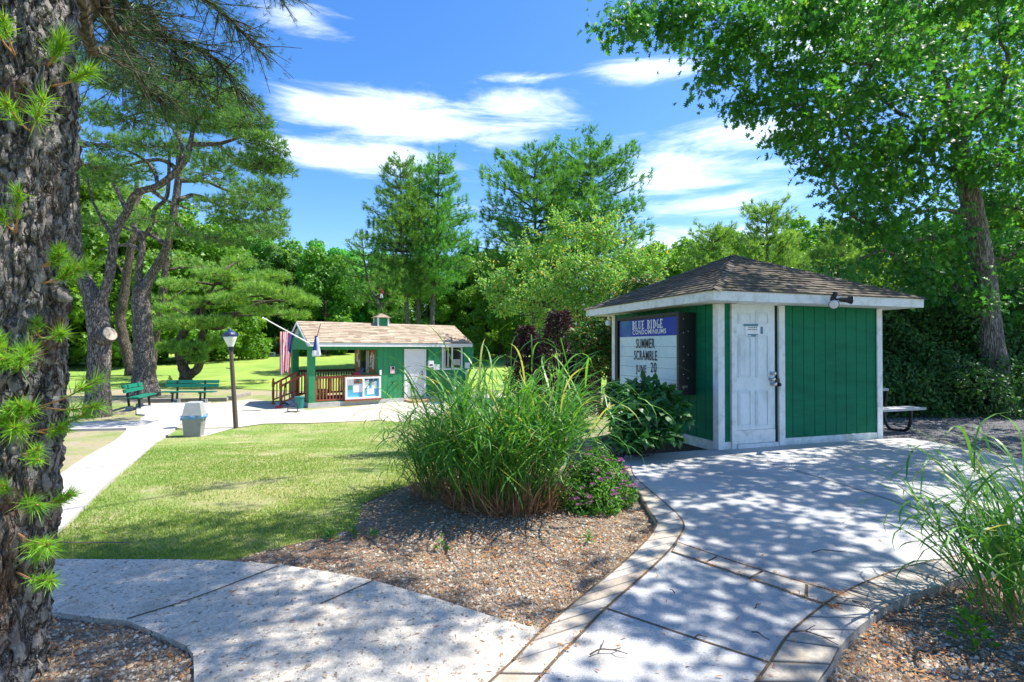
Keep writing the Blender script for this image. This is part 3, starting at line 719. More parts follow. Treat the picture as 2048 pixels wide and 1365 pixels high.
    for y0, y1 in rows:
        for x0, x1 in colsx:
            a, z1 = P_(x0, y0); b, z0 = P_(x1, y1)
            m = .012
            # recessed moulding ring + raised field
            bx(g, a, b, -.022, -.008, z0, z0 + m); bx(g, a, b, -.022, -.008, z1 - m, z1); bx(g, a, a + m, -.0215, -.008, z0 + m, z1 - m); bx(g, b - m, b, -.0215, -.008, z0 + m, z1 - m)
            bx(g, a + .035, b - .035, -.016, -.008, z0 + .035, z1 - .035)
    dr = g.build('door', M_door, T)
    g = Geo(); bx(g, sd0 + .004, sd1 + .02, -.012, .004, zs, zb - .004); g.build('kick_board', M_whited, dr)
    g = Geo(); bx(g, sd0 + .006, sd1 + .05, -.05, .004, 0.0, zs - .004); g.build('threshold', M_whited, T)
    # hardware
    g = Geo()
    for py, r, px in ((747, .032, 1541.5), (758.5, .034, 1539.5), (768, .034, 1543)):
        s, z = P_(px, py); c = SH.p(s, -.01, z)
        g.lathe(c, [(r, 0), (r, .012), (r * .45, .018), (r * .4, .04), (r * .85, .05), (r * .9, .068), (r * .5, .08), (.001, .082)], 14, -SH.b)
    g.build('door_knob', M_steel, dr)
    g = Geo(); s, z = P_(1550.5, 761); bx(g, s - .03, s + .035, -.05, -.03, z - .05, z + .03); g.lathe(SH.p(s, -.06, z - .06), [(.028, 0), (.028, .03)], 12, SH.a); g.build('hasp', M_black, dr)
    return T
build_shed()

# --- paper note taped to the shed door
def door_note():
    g = Geo(); P_ = lambda px, py: SH.px(px, py)
    (a, z1), (b, z0) = P_(1489, 650.5), P_(1520, 671)
    o = SH.p((a + b) / 2, -.012, z0); T = thing('paper_note', o, 'small white paper note taped to the upper panel of the old shed door', 'note')
    g.box(SH, a, b, -.0165, -.0145, z0, z1); g.build('sheet', M_wdoor, T)
    g = Geo()
    for q in ((1486, 648, 1514, 653.5), (1494, 668.5, 1514, 674), (1519, 654, 1524, 668)):
        (x0, y1), (x1, y0) = P_(q[0], q[1]), P_(q[2], q[3]); g.box(SH, x0, x1, -.019, -.017, y0, y1)
    g.build('tape', m_flat('blue_tape', (.1, .22, .3), .6), T)
    g = Geo()
    for k, (py, x0, x1) in enumerate(((655, 1494, 1513), (658.8, 1493, 1513))):
        x = x0
        while x < x1:
            w = random.uniform(1.2, 3.2); (u0, v1), (u1, v0) = P_(x, py), P_(min(x + w, x1), py + 1.8); g.box(SH, u0, u1, -.0175, -.0166, v0, v1); x += w + 1.1
    g.build('handwriting', M_black, T)
door_note()

# --- changeable letter sign cabinet on the left wall
M_blue, N, L, b = new_mat('blue_sign_panel')
n = noise_(N, L, 1.6, 4, .6, coords(N, L)); col = mixc(N, L, ramp(N, L, n, .45, .68), (.012, .035, .36), (.04, .22, .33)); L.new(col, b.inputs['Base Color']); b.inputs['Roughness'].default_value = .25
M_signw = m_flat('sign_face', (.62, .74, .8), .3, .1, 2.2, 0, c2=(.42, .6, .72), lo=.45, hi=.7)
M_signletter = m_flat('black_letter', (.012, .015, .02), .5, .05, 9, 0)
M_wletter = m_flat('white_letter', (.85, .87, .86), .5, .03, 9, 0)
def serif_letter(g, ch, x, y, w, h, put):
    """old style capital with thick stems, thin strokes and serifs; put(x0,x1,y0,y1) / band(points)"""
    th, tn = h * .15, h * .085
    B = lambda x0, x1, y0, y1: put([(x + x0, y + y0), (x + x1, y + y0), (x + x1, y + y1), (x + x0, y + y1)])
    def stem(x0):
        B(x0, x0 + th, 0, h); B(x0 - th * .45, x0 + th * 1.45, 0, tn); B(x0 - th * .45, x0 + th * 1.45, h - tn, h)
    def bowl(x0, y0, y1, rx):
        cyy, ry = (y0 + y1) / 2, (y1 - y0) / 2
        for k in range(10):
            a0, a1 = -math.pi / 2 + math.pi * k / 10, -math.pi / 2 + math.pi * (k + 1) / 10
            def P(a, inner): 
                r1, r2 = (rx - th, ry - tn) if inner else (rx, ry); return (x + x0 + r1 * math.cos(a), y + cyy + r2 * math.sin(a))
            put([P(a0, True), P(a0, False), P(a1, False), P(a1, True)])
    if ch in 'BLERID': stem(th * .45)
    if ch == 'L': B(th, w * .95, 0, tn); B(w * .87, w * .95, 0, h * .25)
    if ch == 'E':
        B(th, w * .9, 0, tn); B(th, w * .88, h - tn, h); B(th, w * .65, h * .5 - tn / 2, h * .5 + tn / 2); B(w * .84, w * .92, 0, h * .22); B(w * .82, w * .9, h * .8, h); B(w * .6, w * .67, h * .4, h * .6)
    if ch == 'B': B(th, w * .5, 0, tn); B(th, w * .5, h - tn, h); B(th, w * .5, h * .5, h * .5 + tn); bowl(w * .48, 0, h * .5 + tn, w * .48); bowl(w * .48, h * .5, h, w * .42)
    if ch == 'D': B(th, w * .45, 0, tn); B(th, w * .45, h - tn, h); bowl(w * .42, 0, h, w * .56)
    if ch == 'R':
        B(th, w * .5, h - tn, h); B(th, w * .5, h * .48, h * .48 + tn); bowl(w * .48, h * .48, h, w * .44)
        put([(x + w * .45, y + h * .5), (x + w * .65, y + h * .5), (x + w * 1.05, y), (x + w * .82, y)])
    if ch == 'U':
        B(th * .3, th * 1.3, h * .3, h); B(w * .84, w * .9, h * .3, h); B(-.0, th * 1.8, h - tn, h); B(w * .72, w * 1.02, h - tn, h)
        for k in range(12):
            a0, a1 = math.pi + math.pi * k / 12, math.pi + math.pi * (k + 1) / 12; cx = (th * .3 + w * .9) / 2; R = (w * .9 - th * .3) / 2
            f = lambda a: th * (1 - .65 * (a - math.pi) / math.pi)
            P = lambda a, i: (x + cx + (R - (f(a) if i else 0)) * math.cos(a), y + h * .3 + (h * .3 - (tn if i else 0)) * math.sin(a))
            put([P(a0, True), P(a0, False), P(a1, False), P(a1, True)])
    if ch == 'G':
        cx, cyy = w * .55, h / 2
        for k in range(16):
            a0, a1 = math.radians(48 + 275 * k / 16), math.radians(48 + 275 * (k + 1) / 16)
            f = lambda a: th * (.35 + .75 * abs(math.cos(a)))
            P = lambda a, i: (x + cx + (w * .5 - (f(a) if i else 0)) * math.cos(a), y + cyy + (h * .5 - (f(a) * .6 if i else 0)) * math.sin(a))
            put([P(a0, True), P(a0, False), P(a1, False), P(a1, True)])
        B(w * .78, w * .78 + th, 0.02 * h, h * .45); B(w * .6, w * 1.1, h * .45 - tn, h * .45)
def build_sign():
    tb = SH.pxs(1391.8, 760)[0]                 # near end of the cabinet on the wall
    lo_, hi_ = 0.05, .9
    for _ in range(40):                          # depth of the cabinet
        d = (lo_ + hi_) / 2; q = SH.p(-d, tb, 1.3) - CAM; x = 1024 + F * (q @ RT) / (q @ FWD)
        if x > 1361: lo_ = d
        else: hi_ = d
    te = SH.pxs(1235.7, 700, -d)[0]
    z1 = SH.pxs(1361, 624.5, -d)[1]; z0 = SH.pxs(1361, 791, -d)[1]
    T = thing('letter_sign', SH.p(-d / 2, (tb + te) / 2, z0), 'black sign cabinet with blue header and changeable black letters on the shed wall', 'sign')
    g = Geo(); g.box(SH, -d, -.001, tb, te, z0, z1)
    e = .045
    for a in ((tb - .004, te + .004, z1 - e, z1 + .004), (tb - .004, te + .004, z0 - .004, z0 + e), (tb - .004, tb + e, z0 + e, z1 - e), (te - e, te + .004, z0 + e, z1 - e)):
        g.box(SH, -d - .035, -d + .0, *a)
    cb = g.build('cabinet', M_black, T)
    for k in range(6):
        g = Geo(); g.lathe(SH.p(-d + .05, tb - .004, z0 + .1 + k * (z1 - z0 - .2) / 5), [(.011, 0), (.008, .006), (.001, .008)], 8, -SH.b); g.build('screw', M_steel, cb)
    for k in range(3): g = Geo(); g.lathe(SH.p(-d + .13, tb - .004, z0 + .25 + k * .35), [(.011, 0), (.008, .006), (.001, .008)], 8, -SH.b); g.build('screw', M_steel, cb)
    g = Geo()
    g.box(SH, -d + .03, -d + .12, tb - .003, tb - .0005, z0 + .11, z0 + .14)
    g.build('maker_plate', M_steel, cb)
    f0, f1, g0, g1 = tb + e, te - e - .05, z0 + e, z1 - e
    hdr = SH.pxs(1358, 670.5, -d)[1]
    g = Geo(); g.box(SH, -d - .012, -d - .001, f0, f1, hdr, g1 - .015); hp = g.build('header_panel', M_blue, T)
    g = Geo(); g.box(SH, -d - .010, -d - .001, f0, f1, g0, hdr - .002); face = g.build('letter_board', M_signw, T)
    g = Geo()
    nr = 5
    for k in range(1, nr): zz = g0 + (hdr - g0) * k / nr; g.box(SH, -d - .016, -d - .0105, f0, f1, zz - .005, zz + .003)
    g.build('letter_rail', m_flat('clear_rail', (.35, .5, .58), .2), face)
    X = -SH.b; Z = SH.z; org = lambda t, z, o: SH.p(-d - o, t, z)
    # reading direction runs from far (left in view) to near
    def at(px, py): t, z = SH.pxs(px, py, -d - .012); return t, z
    # BLUE RIDGE
    g = Geo(); tL, zB = at(1265, 659.5); tR, _ = at(1333, 652); wid = tL - tR; hgt = at(1300, 638.5)[1] - at(1300, 656)[1]
    cnt = [0]
    def put(pts): cnt[0] += 1; g.poly([org(tL, zB, .0125 + .00006 * cnt[0]) + x * X + y * Z for x, y in pts], -.003 * SH.a, .5)
    cw = wid / 10.4; x = 0
    zB = at(1265, 660)[1]
    for ch in 'BLUE RIDGE':
        if ch == ' ': x += cw * .75; continue
        w = cw * (.5 if ch == 'I' else .82); serif_letter(g, ch, x, 0, w, hgt, put); x += w + cw * .22
    g.build('raised_lettering', M_wletter, hp)
    g = Geo(); t, z = at(1299, 668.3); zc = at(1300, 657.5)[1] - at(1300, 667)[1]
    tL, _ = at(1265.5, 668); tR, _ = at(1332.5, 665)
    v, f = text_geo('CONDOMINIUMS', 1.0, bold=.012); xs = (tL - tR) / np.ptp(v[:, 0]); sy = zc / np.ptp(v[:, 1])
    for fc in f: g.add(org((tL + tR) / 2, z, .016) + v[fc][:, :1] * xs * X + v[fc][:, 1:2] * sy * Z, [list(range(len(fc)))], .5)
    g.build('lower_lettering', M_wletter, hp)
    for txt, xl, xr, yt, yb in (('SUMMER', 1272.5, 1309.5, 677, 696.5), ('SCRAMBLE', 1268.5, 1314.5, 701, 720.5), ('JUNE', 1272, 1293, 725.5, 744.5), ('20', 1301.5, 1313.5, 725, 745)):
        g = Geo(); tL, _ = at(xl, yb); tR, z = at(xr, yb - .3); hh = at((xl + xr) / 2, yt)[1] - at((xl + xr) / 2, yb)[1]
        v, f = text_geo(txt, 1.0, bold=.012); xs = (tL - tR) / np.ptp(v[:, 0]); sy = hh / np.ptp(v[:, 1]); z = at((xl + xr) / 2, yb)[1]
        for fc in f: g.add(org((tL + tR) / 2, z, .0185) + (v[fc][:, :1] - (v[:, 0].max() + v[:, 0].min()) / 2) * xs * X + v[fc][:, 1:2] * sy * Z, [list(range(len(fc)))], .5)
        g.build('letter_row', M_signletter, face)
    g = Geo()
    g.add([SH.p(-d - .03, f0 - .01, g0 - .01), SH.p(-d - .03, f1 + .01, g0 - .01), SH.p(-d - .03, f1 + .01, g1), SH.p(-d - .03, f0 - .01, g1)], [[0, 1, 2, 3]])
build_sign()

def flood(px, py, label, dirs, name='floodlight', s=.09, wall_t=-.393):
    sx, z = SH.px(px, py, wall_t); o = SH.p(sx, wall_t, z); T = thing(name, o, label, 'floodlight')
    g = Geo(); g.lathe(o, [(.045, 0), (.045, .03), (.02, .035)], 14, -SH.b); g.lathe(o - SH.b * .03 + [0, 0, .02], [(.02, 0), (.035, .05), (.03, .08), (.001, .085)], 12, (0.25, 0, 1)); g.build('base', M_black, T)
    for d, off in dirs:
        d = nrm(np.array(d)); c = o - SH.b * .06 + np.array(off)
        g = Geo(); g.tube(curve([o - SH.b * .03, (o + c) / 2 - SH.b * .03, c]), .012, 8); g.lathe(c - d * .03, [(.012, 0), (.03, .01), (s * .42, .05), (s * .5, .1), (s * .72, .15), (s * .75, .16)], 18, d)
        h = g.build('lamp_head', M_black, T)
        g = Geo(); g.lathe(c + d * .131, [(s * .66, 0), (s * .5, .012), (.001, .018)], 18, d); g.build('lens', m_lens, h)
m_lens = m_flat('lamp_lens', (.6, .62, .62), .2, .1, 30, 0)
flood(1665, 599, 'black twin floodlight on the front fascia above the shed wall', [((-.35, -.9, -.25), (-.09, -.05, -.06)), ((.95, -.25, -.02), (.06, -.02, -.01))])
def eave_spot():
    t, z = SH.pxs(1217, 646, -.28); o = SH.p(-.28, t, z); T = thing('spotlight', SH.p(-.28, t, SHT), 'little white ball spotlight under the far left corner of the shed eave', 'spotlight')
    g = Geo(); g.tube([SH.p(-.28, t, SHT + .002), o], .012, 8); g.build('stem', M_white, T)
    g = Geo(); g.lathe(o - [0, 0, .06], [(.02, 0), (.055, .02), (.06, .06), (.045, .1), (.001, .12)], 14); g.build('globe', M_white, T)
eave_spot()

# --- picnic table, mostly behind the shed
def picnic_table():
    o = G(1733, 858); fr = Fr(o, .311 + .02); T = thing('picnic_table', o, 'picnic table with grey boards and curved steel legs behind the green shed', 'picnic table')
    M_board = m_flat('grey_board', (.4, .42, .43), .7, .12, 6, .2, scl=(.4, 1, 1)); L0, L1 = -2.02, .38
    # seats run along s, table end looks to +s
    g = Geo()
    for t in (-.34, -.19, -.04, .11, .26): g.box(fr, L0 + .05, .1, t, t + .14, .72, .76)
    g.build('table_top', M_board, T)
    for t0 in (-.78, .52):
        g = Geo()
        for t in (t0, t0 + .15): g.box(fr, L0, L1, t, t + .14, .42, .46)
        g.build('bench_seat', M_board, T)
    for s in (L0 + .35, L1 - .2):
        g = Geo()
        for sg in (-1, 1):
            g.tube(curve([fr.p(s, sg * .66, .41), fr.p(s, sg * .66, .3), fr.p(s, sg * .62, .1), fr.p(s, sg * .5, .03), fr.p(s, sg * .28, .05), fr.p(s, sg * .2, .3), fr.p(s, sg * .25, .71)]), .025, 8)
        g.tube([fr.p(s, -.2, .35), fr.p(s, .2, .35)], .02, 8); g.build('leg', M_black, T)
picnic_table()

# ================================================================== STARTER'S HUT ON THE LOWER LAWN
SK = Fr((-7.068, 18.28, -.558), .622); KL, KD, KE, KR = 6.396, 2.607, 2.35, 3.028
M_kgreen = m_flat('hut_green_siding', (.03, .26, .105), .6, .18, 2.5, .1, scl=(1, 1, .3))
M_found = m_flat('pale_foundation', (.55, .54, .52), .9, .15, 6, .2)
M_redwood = m_flat('reddish_wood', (.34, .09, .05), .7, .2, 12, .2, scl=(1, 1, .3))
M_brown = m_flat('dark_brown_wood', (.16, .06, .035), .7, .2, 12, .2)
M_paper = m_flat('paper', (.8, .82, .82), .8, .04, 20, 0)
def z2(x, y): return 530 + x * .2295, 600 + y * .2295
def build_hut():
    T = thing('snack_hut', SK.p(KL / 2, KD / 2, 0), 'long green hut with tan shingle roof and open porch, on the pale paving below', 'hut')
    P = lambda x, y, t=0.: SK.px(*z2(x, y), t); S_ = lambda x, y=600: P(x, y)[0]
    bx = lambda g, *a, **k: g.box(SK, *a, **k)
    fz = .17; so = S_(985); sp = S_(439); hz = P(700, 435)[1]
    d0, d1 = S_(1213), S_(1402); dz = P(1300, 428)[1]
    g = Geo(); bx(g, -.02, KL + .02, -.02, KD + .02, -.35, fz); bx(g, so, KL - .05, .05, KD - .05, fz, fz + .02); g.build('foundation', M_found, T)
    g = Geo()
    bx(g, so + .03, KL - .03, .03, KD - .03, fz, KE, mi=1)           # core of the closed room
    siding(g, SK, 's', so, d0, .028, fz, KE, 1); siding(g, SK, 's', d1, KL, .028, fz, KE, 1); siding(g, SK, 's', d0, d1, .028, dz, KE, 1)
    siding(g, SK, 's', sp, so, .028, hz, KE, 1); bx(g, sp, so, .03, .12, hz + .005, KE)
    siding(g, SK, 's', 0, so, KD - .028, hz, KE, -1); bx(g, 0.2, so, KD - .12, KD - .03, hz + .005, KE)
    siding(g, SK, 't', 0.0, KD, .028, hz, KE, 1); bx(g, .03, .12, .15, KD - .15, hz + .005, KE)
    siding(g, SK, 't', 0, KD, KL - .028, fz, KE, -1); siding(g, SK, 's', so, KL, KD - .028, fz, KE, -1); siding(g, SK, 't', .03, KD - .03, so + .01, fz, KE, 1)
    siding(g, SK, 's', sp, so, .03, fz, P(560, 885)[1], 1)
    # posts
    bx(g, 0, sp, 0.001, .24, fz, KE - .001); bx(g, 0, .24, KD - .24, KD - .001, fz, KE - .001)
    # gables
    for s in (.0, KL - .03):
        bt = [SK.p(s, 0.01, KE), SK.p(s, KD - .01, KE), SK.p(s, KD / 2, KR - .03)]; g.poly(bt, SK.a * .03)
    g.build('wall', [M_kgreen, M_groove], T)
    # roof
    oo, rk = .21, .1; sl = (KR - KE) / (KD / 2); ez = KE - oo * sl
    e = lambda s, t, z: SK.p(s, t, z)
    g = Geo()
    c = [e(-rk, -oo, ez + .03), e(KL + rk, -oo, ez + .03), e(KL + rk, KD / 2, KR + .03), e(-rk, KD / 2, KR + .03), e(KL + rk, KD + oo, ez + .03), e(-rk, KD + oo, ez + .03)]
    shingle_plane(g, c[0] - SK.b * .03, c[1] - SK.b * .03, c[3], c[2], 13, .3, .012); shingle_plane(g, c[4] + SK.b * .03, c[5] + SK.b * .03, c[2], c[3], 13, .3, .012)
    for k in range(24):
        s0 = -rk + (KL + 2 * rk) * k / 24; s1 = -rk + (KL + 2 * rk) * (k + 1.05) / 24
        g.add([e(s0, KD / 2 - .12, KR - .02), e(s0, KD / 2, KR + .056), e(s0, KD / 2 + .12, KR - .02), e(s1, KD / 2 + .12, KR - .022), e(s1, KD / 2, KR + .052), e(s1, KD / 2 - .12, KR - .022)], [[0, 1, 4, 5][::-1], [1, 2, 3, 4][::-1]], random.random())
    rf = g.build('roof', M_tanroof, T)
    g = Geo(); g.add(c, [[0, 1, 2, 3], [3, 2, 4, 5]]); q = [x - [0, 0, .02] for x in c]; g.add(q, [[3, 2, 1, 0], [5, 4, 2, 3]]); g.build('roof_deck', M_groove, rf)
    g = Geo()
    bx(g, -rk, KL + rk, -oo - .02, -oo, ez - .1, ez + .03); bx(g, -rk, KL + rk, KD + oo, KD + oo + .02, ez - .1, ez + .03)
    for s in (-rk - .022, KL + rk + .002):
        for t0, t1 in ((-oo, KD / 2), (KD + oo, KD / 2)):
            g.hexa([SK.p(s, t0, ez - .07), SK.p(s + .02, t0, ez - .07), SK.p(s + .02, t1, KR - .07), SK.p(s, t1, KR - .07), SK.p(s, t0, ez + .03), SK.p(s + .02, t0, ez + .03), SK.p(s + .02, t1, KR + .03), SK.p(s, t1, KR + .03)])
    bx(g, KL + .001, KL + .02, -.002, .09, fz, KE - .1); bx(g, KL - .09, KL, -.02, -.002, fz, P(1780, 610)[1])
    g.build('fascia', M_white, T)
    g = Geo(); bx(g, -rk, KL + rk, -oo, .02, ez - .012, ez); g.build('soffit', M_white, T)
    g = Geo()  # gable vent
    t0, zz0 = SK.pxs(*z2(290, 330), 0); t1, zz1 = SK.pxs(*z2(268, 255), 0); t0, t1 = sorted((t0, t1))
    bx(g, -.03, -.0, t0, t0 + .02, zz0, zz1); bx(g, -.03, -.0, t1 - .02, t1, zz0, zz1)
    for k in range(8): z = zz0 + (zz1 - zz0) * k / 7.5; g.hexa([SK.p(-.03, t0 + .02, z), SK.p(-.005, t0 + .02, z + .03), SK.p(-.005, t1 - .02, z + .03), SK.p(-.03, t1 - .02, z), SK.p(-.03, t0 + .02, z + .008), SK.p(-.005, t0 + .02, z + .038), SK.p(-.005, t1 - .02, z + .038), SK.p(-.03, t1 - .02, z + .008)])
    g.build('gable_vent', M_white, T)
    # door
    l0, l1 = S_(1226), S_(1386); lz = P(1300, 441)[1]
    g = Geo(); bx(g, d0, l0, -.03, .028, fz, dz); bx(g, l1, d1, -.03, .028, fz, dz); bx(g, l0, l1, -.03, .028, lz, dz - .001); g.build('door_frame', M_wdoor, T)
    g = Geo(); bx(g, l0 + .003, l1 - .003, .012, .026, fz + .03, lz - .004); w = l1 - l0; H_ = lz - fz
    for z0, z1 in ((.06, .38), (.45, .75), (.82, .93)):
        for a, b_ in ((.13, .45), (.55, .87)): 
            m = .015; A, B = l0 + w * a, l0 + w * b_; Z0, Z1 = fz + H_ * z0, fz + H_ * z1
            for r in ((A, B, Z0, Z0 + m), (A, B, Z1 - m, Z1), (A, A + m, Z0 + m, Z1 - m), (B - m, B, Z0 + m, Z1 - m)): bx(g, r[0], r[1], .006, .012, r[2], r[3])
            bx(g, A + .05, B - .05, .006, .012, Z0 + .05, Z1 - .05)
    dr = g.build('door', M_wdoor, T)
    g = Geo(); 
    for py, r in ((630, .03), (652, .035)):
        s, z = P(1370, py); g.lathe(SK.p(s, .01, z), [(r, 0), (r, .01), (r * .4, .02), (r * .8, .045), (.001, .07)], 10, -SK.b)
    g.build('handle', M_black, dr)
    # window with shutters
    w0, w1 = S_(1535), S_(1716); wz1 = P(1620, 401)[1]; wz0 = P(1620, 610)[1]; f = .07
    g = Geo(); bx(g, w0, w1, -.06, .0, wz0, wz0 + f); bx(g, w0, w1, -.06, 0, wz1 - f, wz1); bx(g, w0, w0 + f, -.06, 0, wz0 + f, wz1 - f); bx(g, w1 - f, w1, -.06, 0, wz0 + f, wz1 - f); bx(g, (w0 + w1) / 2 - .03, (w0 + w1) / 2 + .03, -.05, 0, wz0 + f, wz1 - f)
    wn = g.build('window', M_wdoor, T)
    g = Geo(); bx(g, w0 + f, w1 - f, -.02, -.005, wz0 + f, wz1 - f); g.build('pane', M_glass, wn)
    g = Geo(); bx(g, w0 + f + .02, w0 + f + .12, -.026, -.022, wz0 + f, wz1 - f - .02); bx(g, w0 + f + .2, w0 + f + .27, -.026, -.022, wz0 + f + .02, wz1 - f); bx(g, (w0 + w1) / 2 + .05, w1 - f - .03, -.027, -.021, wz0 + f + .12, wz0 + f + .36); g.build('curtain', m_flat('pale_curtain', (.55, .5, .45), .8), wn)
    for a, b_, y in ((1425, 1528, (392, 612)), (1732, 1812, (388, 605))):
        s0, s1 = P(a, 500, -.1)[0], P(b_, 500, -.1)[0]; za = P((a + b_) / 2, y[1], -.1)[1]; zb = P((a + b_) / 2, y[0], -.1)[1]
        if b_ == 1528: za = wz0 - .03; zb = wz1 + .02
        g = Geo(); bx(g, s0, s1, -.12, -.09, za, zb)
        for q in ((s0, s1, za, za + .05), (s0, s1, zb - .05, zb), (s0, s0 + .05, za + .05, zb - .05), (s1 - .05, s1, za + .05, zb - .05)): bx(g, q[0], q[1], -.135, -.12, q[2], q[3])
        g.beam(SK.p(s0 + .05, -.128, zb - .05), SK.p(s1 - .05, -.128, za + .05), .05, .014, SK.b)
        bx(g, s0 + .1, s1 - .1, -.09, .0, za + .1, za + .16); bx(g, s0 + .1, s1 - .1, -.09, .0, zb - .16, zb - .1)
        g.build('shutter', M_kgreen, T)
    # porch: cross wall facing left, with window and notices
    g = Geo(); zc0 = fz + .95
    bx(g, so - .03, so - .012, .25, KD - .15, zc0, hz - .02); pn = g.build('notice_panel', m_flat('orange_plywood', (.42, .17, .06), .7, .2, 5), T)
    g = Geo(); bx(g, so - .045, so - .031, 1.0, 1.75, zc0 + .02, hz - .04); bx(g, so - .05, so - .0455, 1.06, 1.14, zc0, hz - .04, mi=1); bx(g, so - .05, so - .0455, .86, .98, zc0, hz - .04, mi=1); g.build('window', [M_glass, M_wdoor], T)
    g = Geo()
    for t, z, w, h in ((.35, .2, .18, .4), (.6, .3, .16, .45), (.5, .75, .12, .2), (1.9, .25, .16, .3), (2.1, .5, .18, .35), (2.0, .9, .14, .2), (.33, .7, .1, .16)): bx(g, so - .035, so - .031, t, t + w, zc0 + z * .8, zc0 + z * .8 + h)
    g.build('papers', M_paper, pn)
    # serving counter with clutter
    ct = P(850, 660)[1]; c0 = S_(698)
    g = Geo(); bx(g, c0, so + .04, -.08, .35, ct - .03, ct + .01); g.build('counter', M_brown, T)
    # railings
    rt = P(560, 672)[1]; rb = P(560, 882)[1]
    g = Geo(); bx(g, sp, c0, .03, .09, rt - .06, rt); bx(g, sp, c0, .03, .09, rb, rb + .06); bx(g, sp, c0, .02, .1, rt, rt + .03); bx(g, sp, sp + .05, .035, .085, rb + .059, rt - .059); bx(g, c0 - .05, c0, .035, .085, rb + .059, rt - .059); rl = g.build('railing', M_redwood, T)
    n = 9
    for k in range(n): g = Geo(); s = sp + (c0 - sp) * (k + .5) / n; bx(g, s - .02, s + .02, .04, .08, rb + .06, rt - .06); g.build('baluster', M_redwood, rl)
    g = Geo(); bx(g, .24, so, KD - .1, KD - .04, .97 + fz, 1.06 + fz); bx(g, .24, so, KD - .1, KD - .04, fz + .1, fz + .17)
    for k in range(22): s = .24 + (so - .24) * (k + .5) / 22; bx(g, s - .02, s + .02, KD - .09, KD - .05, fz + .17, fz + .97)
    g.build('back_railing', M_brown, T)
    g = Geo(); bx(g, .0, sp + .8, .25, KD - .25, fz + .0, fz + .03); bx(g, sp + .8, so - .05, .12, KD - .25, fz, fz + .03); g.build('porch_floor', m_flat('deck_boards', (.2, .11, .07), .8, .2, 6), T)
    # side half wall panels + steps
    g = Geo(); bx(g, .02, .07, .25, .62, fz, fz + 1.0); g.build('side_panel', M_redwood, T); g = Geo(); bx(g, .02, .07, KD - .75, KD - .25, fz, fz + 1.0); g.build('side_panel', M_redwood, T)
    g = Geo(); bx(g, -.35, -.02, .62, 1.8, -.12, fz - .01); g.build('step', M_found, T); g = Geo(); bx(g, -.7, -.351, .62, 1.8, -.14, .06); g.build('step', M_found, T)
    for t in (.62, 1.85):
        g = Geo(); s0 = -.78; g.lathe(SK.p(s0, t, -.15), [(.055, 0), (.055, .25), (.03, .3), (.045, .4), (.05, .6), (.035, .78), (.055, .82), (.055, 1.0), (.03, 1.02), (.045, 1.06), (.02, 1.12), (.001, 1.13)], 8)
        g.beam(SK.p(s0, t, .75), SK.p(.03, t, 1.05 + fz - .05), .05, .07); g.beam(SK.p(s0, t, .18), SK.p(.03, t, .3 + fz), .05, .05)
        for k in range(4): f_ = (k + .8) / 5; g.beam(SK.p(s0 + (.8) * f_, t, .18 + .3 * f_), SK.p(s0 + .8 * f_, t, .75 + .4 * f_), .03, .03, (1, 0, 0))
        g.build('stair_rail', M_redwood, T)
    # cupola and weather vane
    cs = SK.px(*z2(1012, 235), KD / 2)[0]; w = .21; cz = KR + .27
    g = Geo(); bx(g, cs - w, cs + w, KD / 2 - w, KD / 2 + w, KR - .2, cz); cu = g.build('cupola', M_kgreen, T)
    for i in (-1, 1):
        for j in (-1, 1): g = Geo(); bx(g, cs + i * w - .03, cs + i * w + .03, KD / 2 + j * w - .03, KD / 2 + j * w + .03, KR - .22, cz + .003); g.build('corner_trim', M_wdoor, cu)
    g = Geo(); r = w + .09; q = [SK.p(cs + i * r, KD / 2 + j * r, cz) for i, j in ((-1, -1), (1, -1), (1, 1), (-1, 1))]; a = SK.p(cs, KD / 2, cz + .19)
    for i in range(4): shingle_plane(g, q[i], q[(i + 1) % 4], a, a, 4, .18, .01)
    g.add([*q, a], [[0, 1, 4], [1, 2, 4], [2, 3, 4], [3, 0, 4], [3, 2, 1, 0]]); g.build('cupola_roof', M_tanroof, cu)
    return cs, cz
cup_s, cup_z = build_hut()
def weather_vane():
    o = SK.p(cup_s, KD / 2, cup_z + .19); T = thing('weather_vane', o - [0, 0, .02], 'small weather vane with red and white figure on the hut cupola', 'weather vane')
    g = Geo(); g.tube([o - [0, 0, .03], o + [0, 0, .62]], .012, 6); g.lathe(o + [0, 0, .2], [(.001, 0), (.04, .04), (.001, .08)], 10); X = np.array([1, 0, 0]); Y = SK.b
    g.tube([o + [-.22, 0, .34], o + [.22, 0, .34]], .008, 5); g.tube([o + [0, -.2, .3], o + [0, .2, .3]], .008, 5)
    g.poly([o + [-.22, 0, .31], o + [-.3, 0, .34], o + [-.22, 0, .37]], [0, .006, 0]); g.build('rod', M_black, T)
    g = Geo()
    c = o + [0, 0, .62]; g.poly([c + [-.05, 0, 0], c + [-.02, 0, 0], c + [0, 0, .12], c + [.02, 0, 0], c + [.06, 0, 0], c + [.05, 0, .17], c + [-.04, 0, .17]], [0, .02, 0], mi=0)
    g.poly([c + [-.05, 0, .17], c + [.05, 0, .17], c + [.12, 0, .26], c + [.05, 0, .3], c + [-.04, 0, .3]], [0, .02, 0], mi=1); g.lathe(c + [0, .01, .3], [(.001, 0), (.035, .02), (.035, .06), (.001, .08)], 10, mi=1)
    g.build('figure', [M_paper, m_flat('red_paint', (.5, .04, .03), .5)], T)
weather_vane()
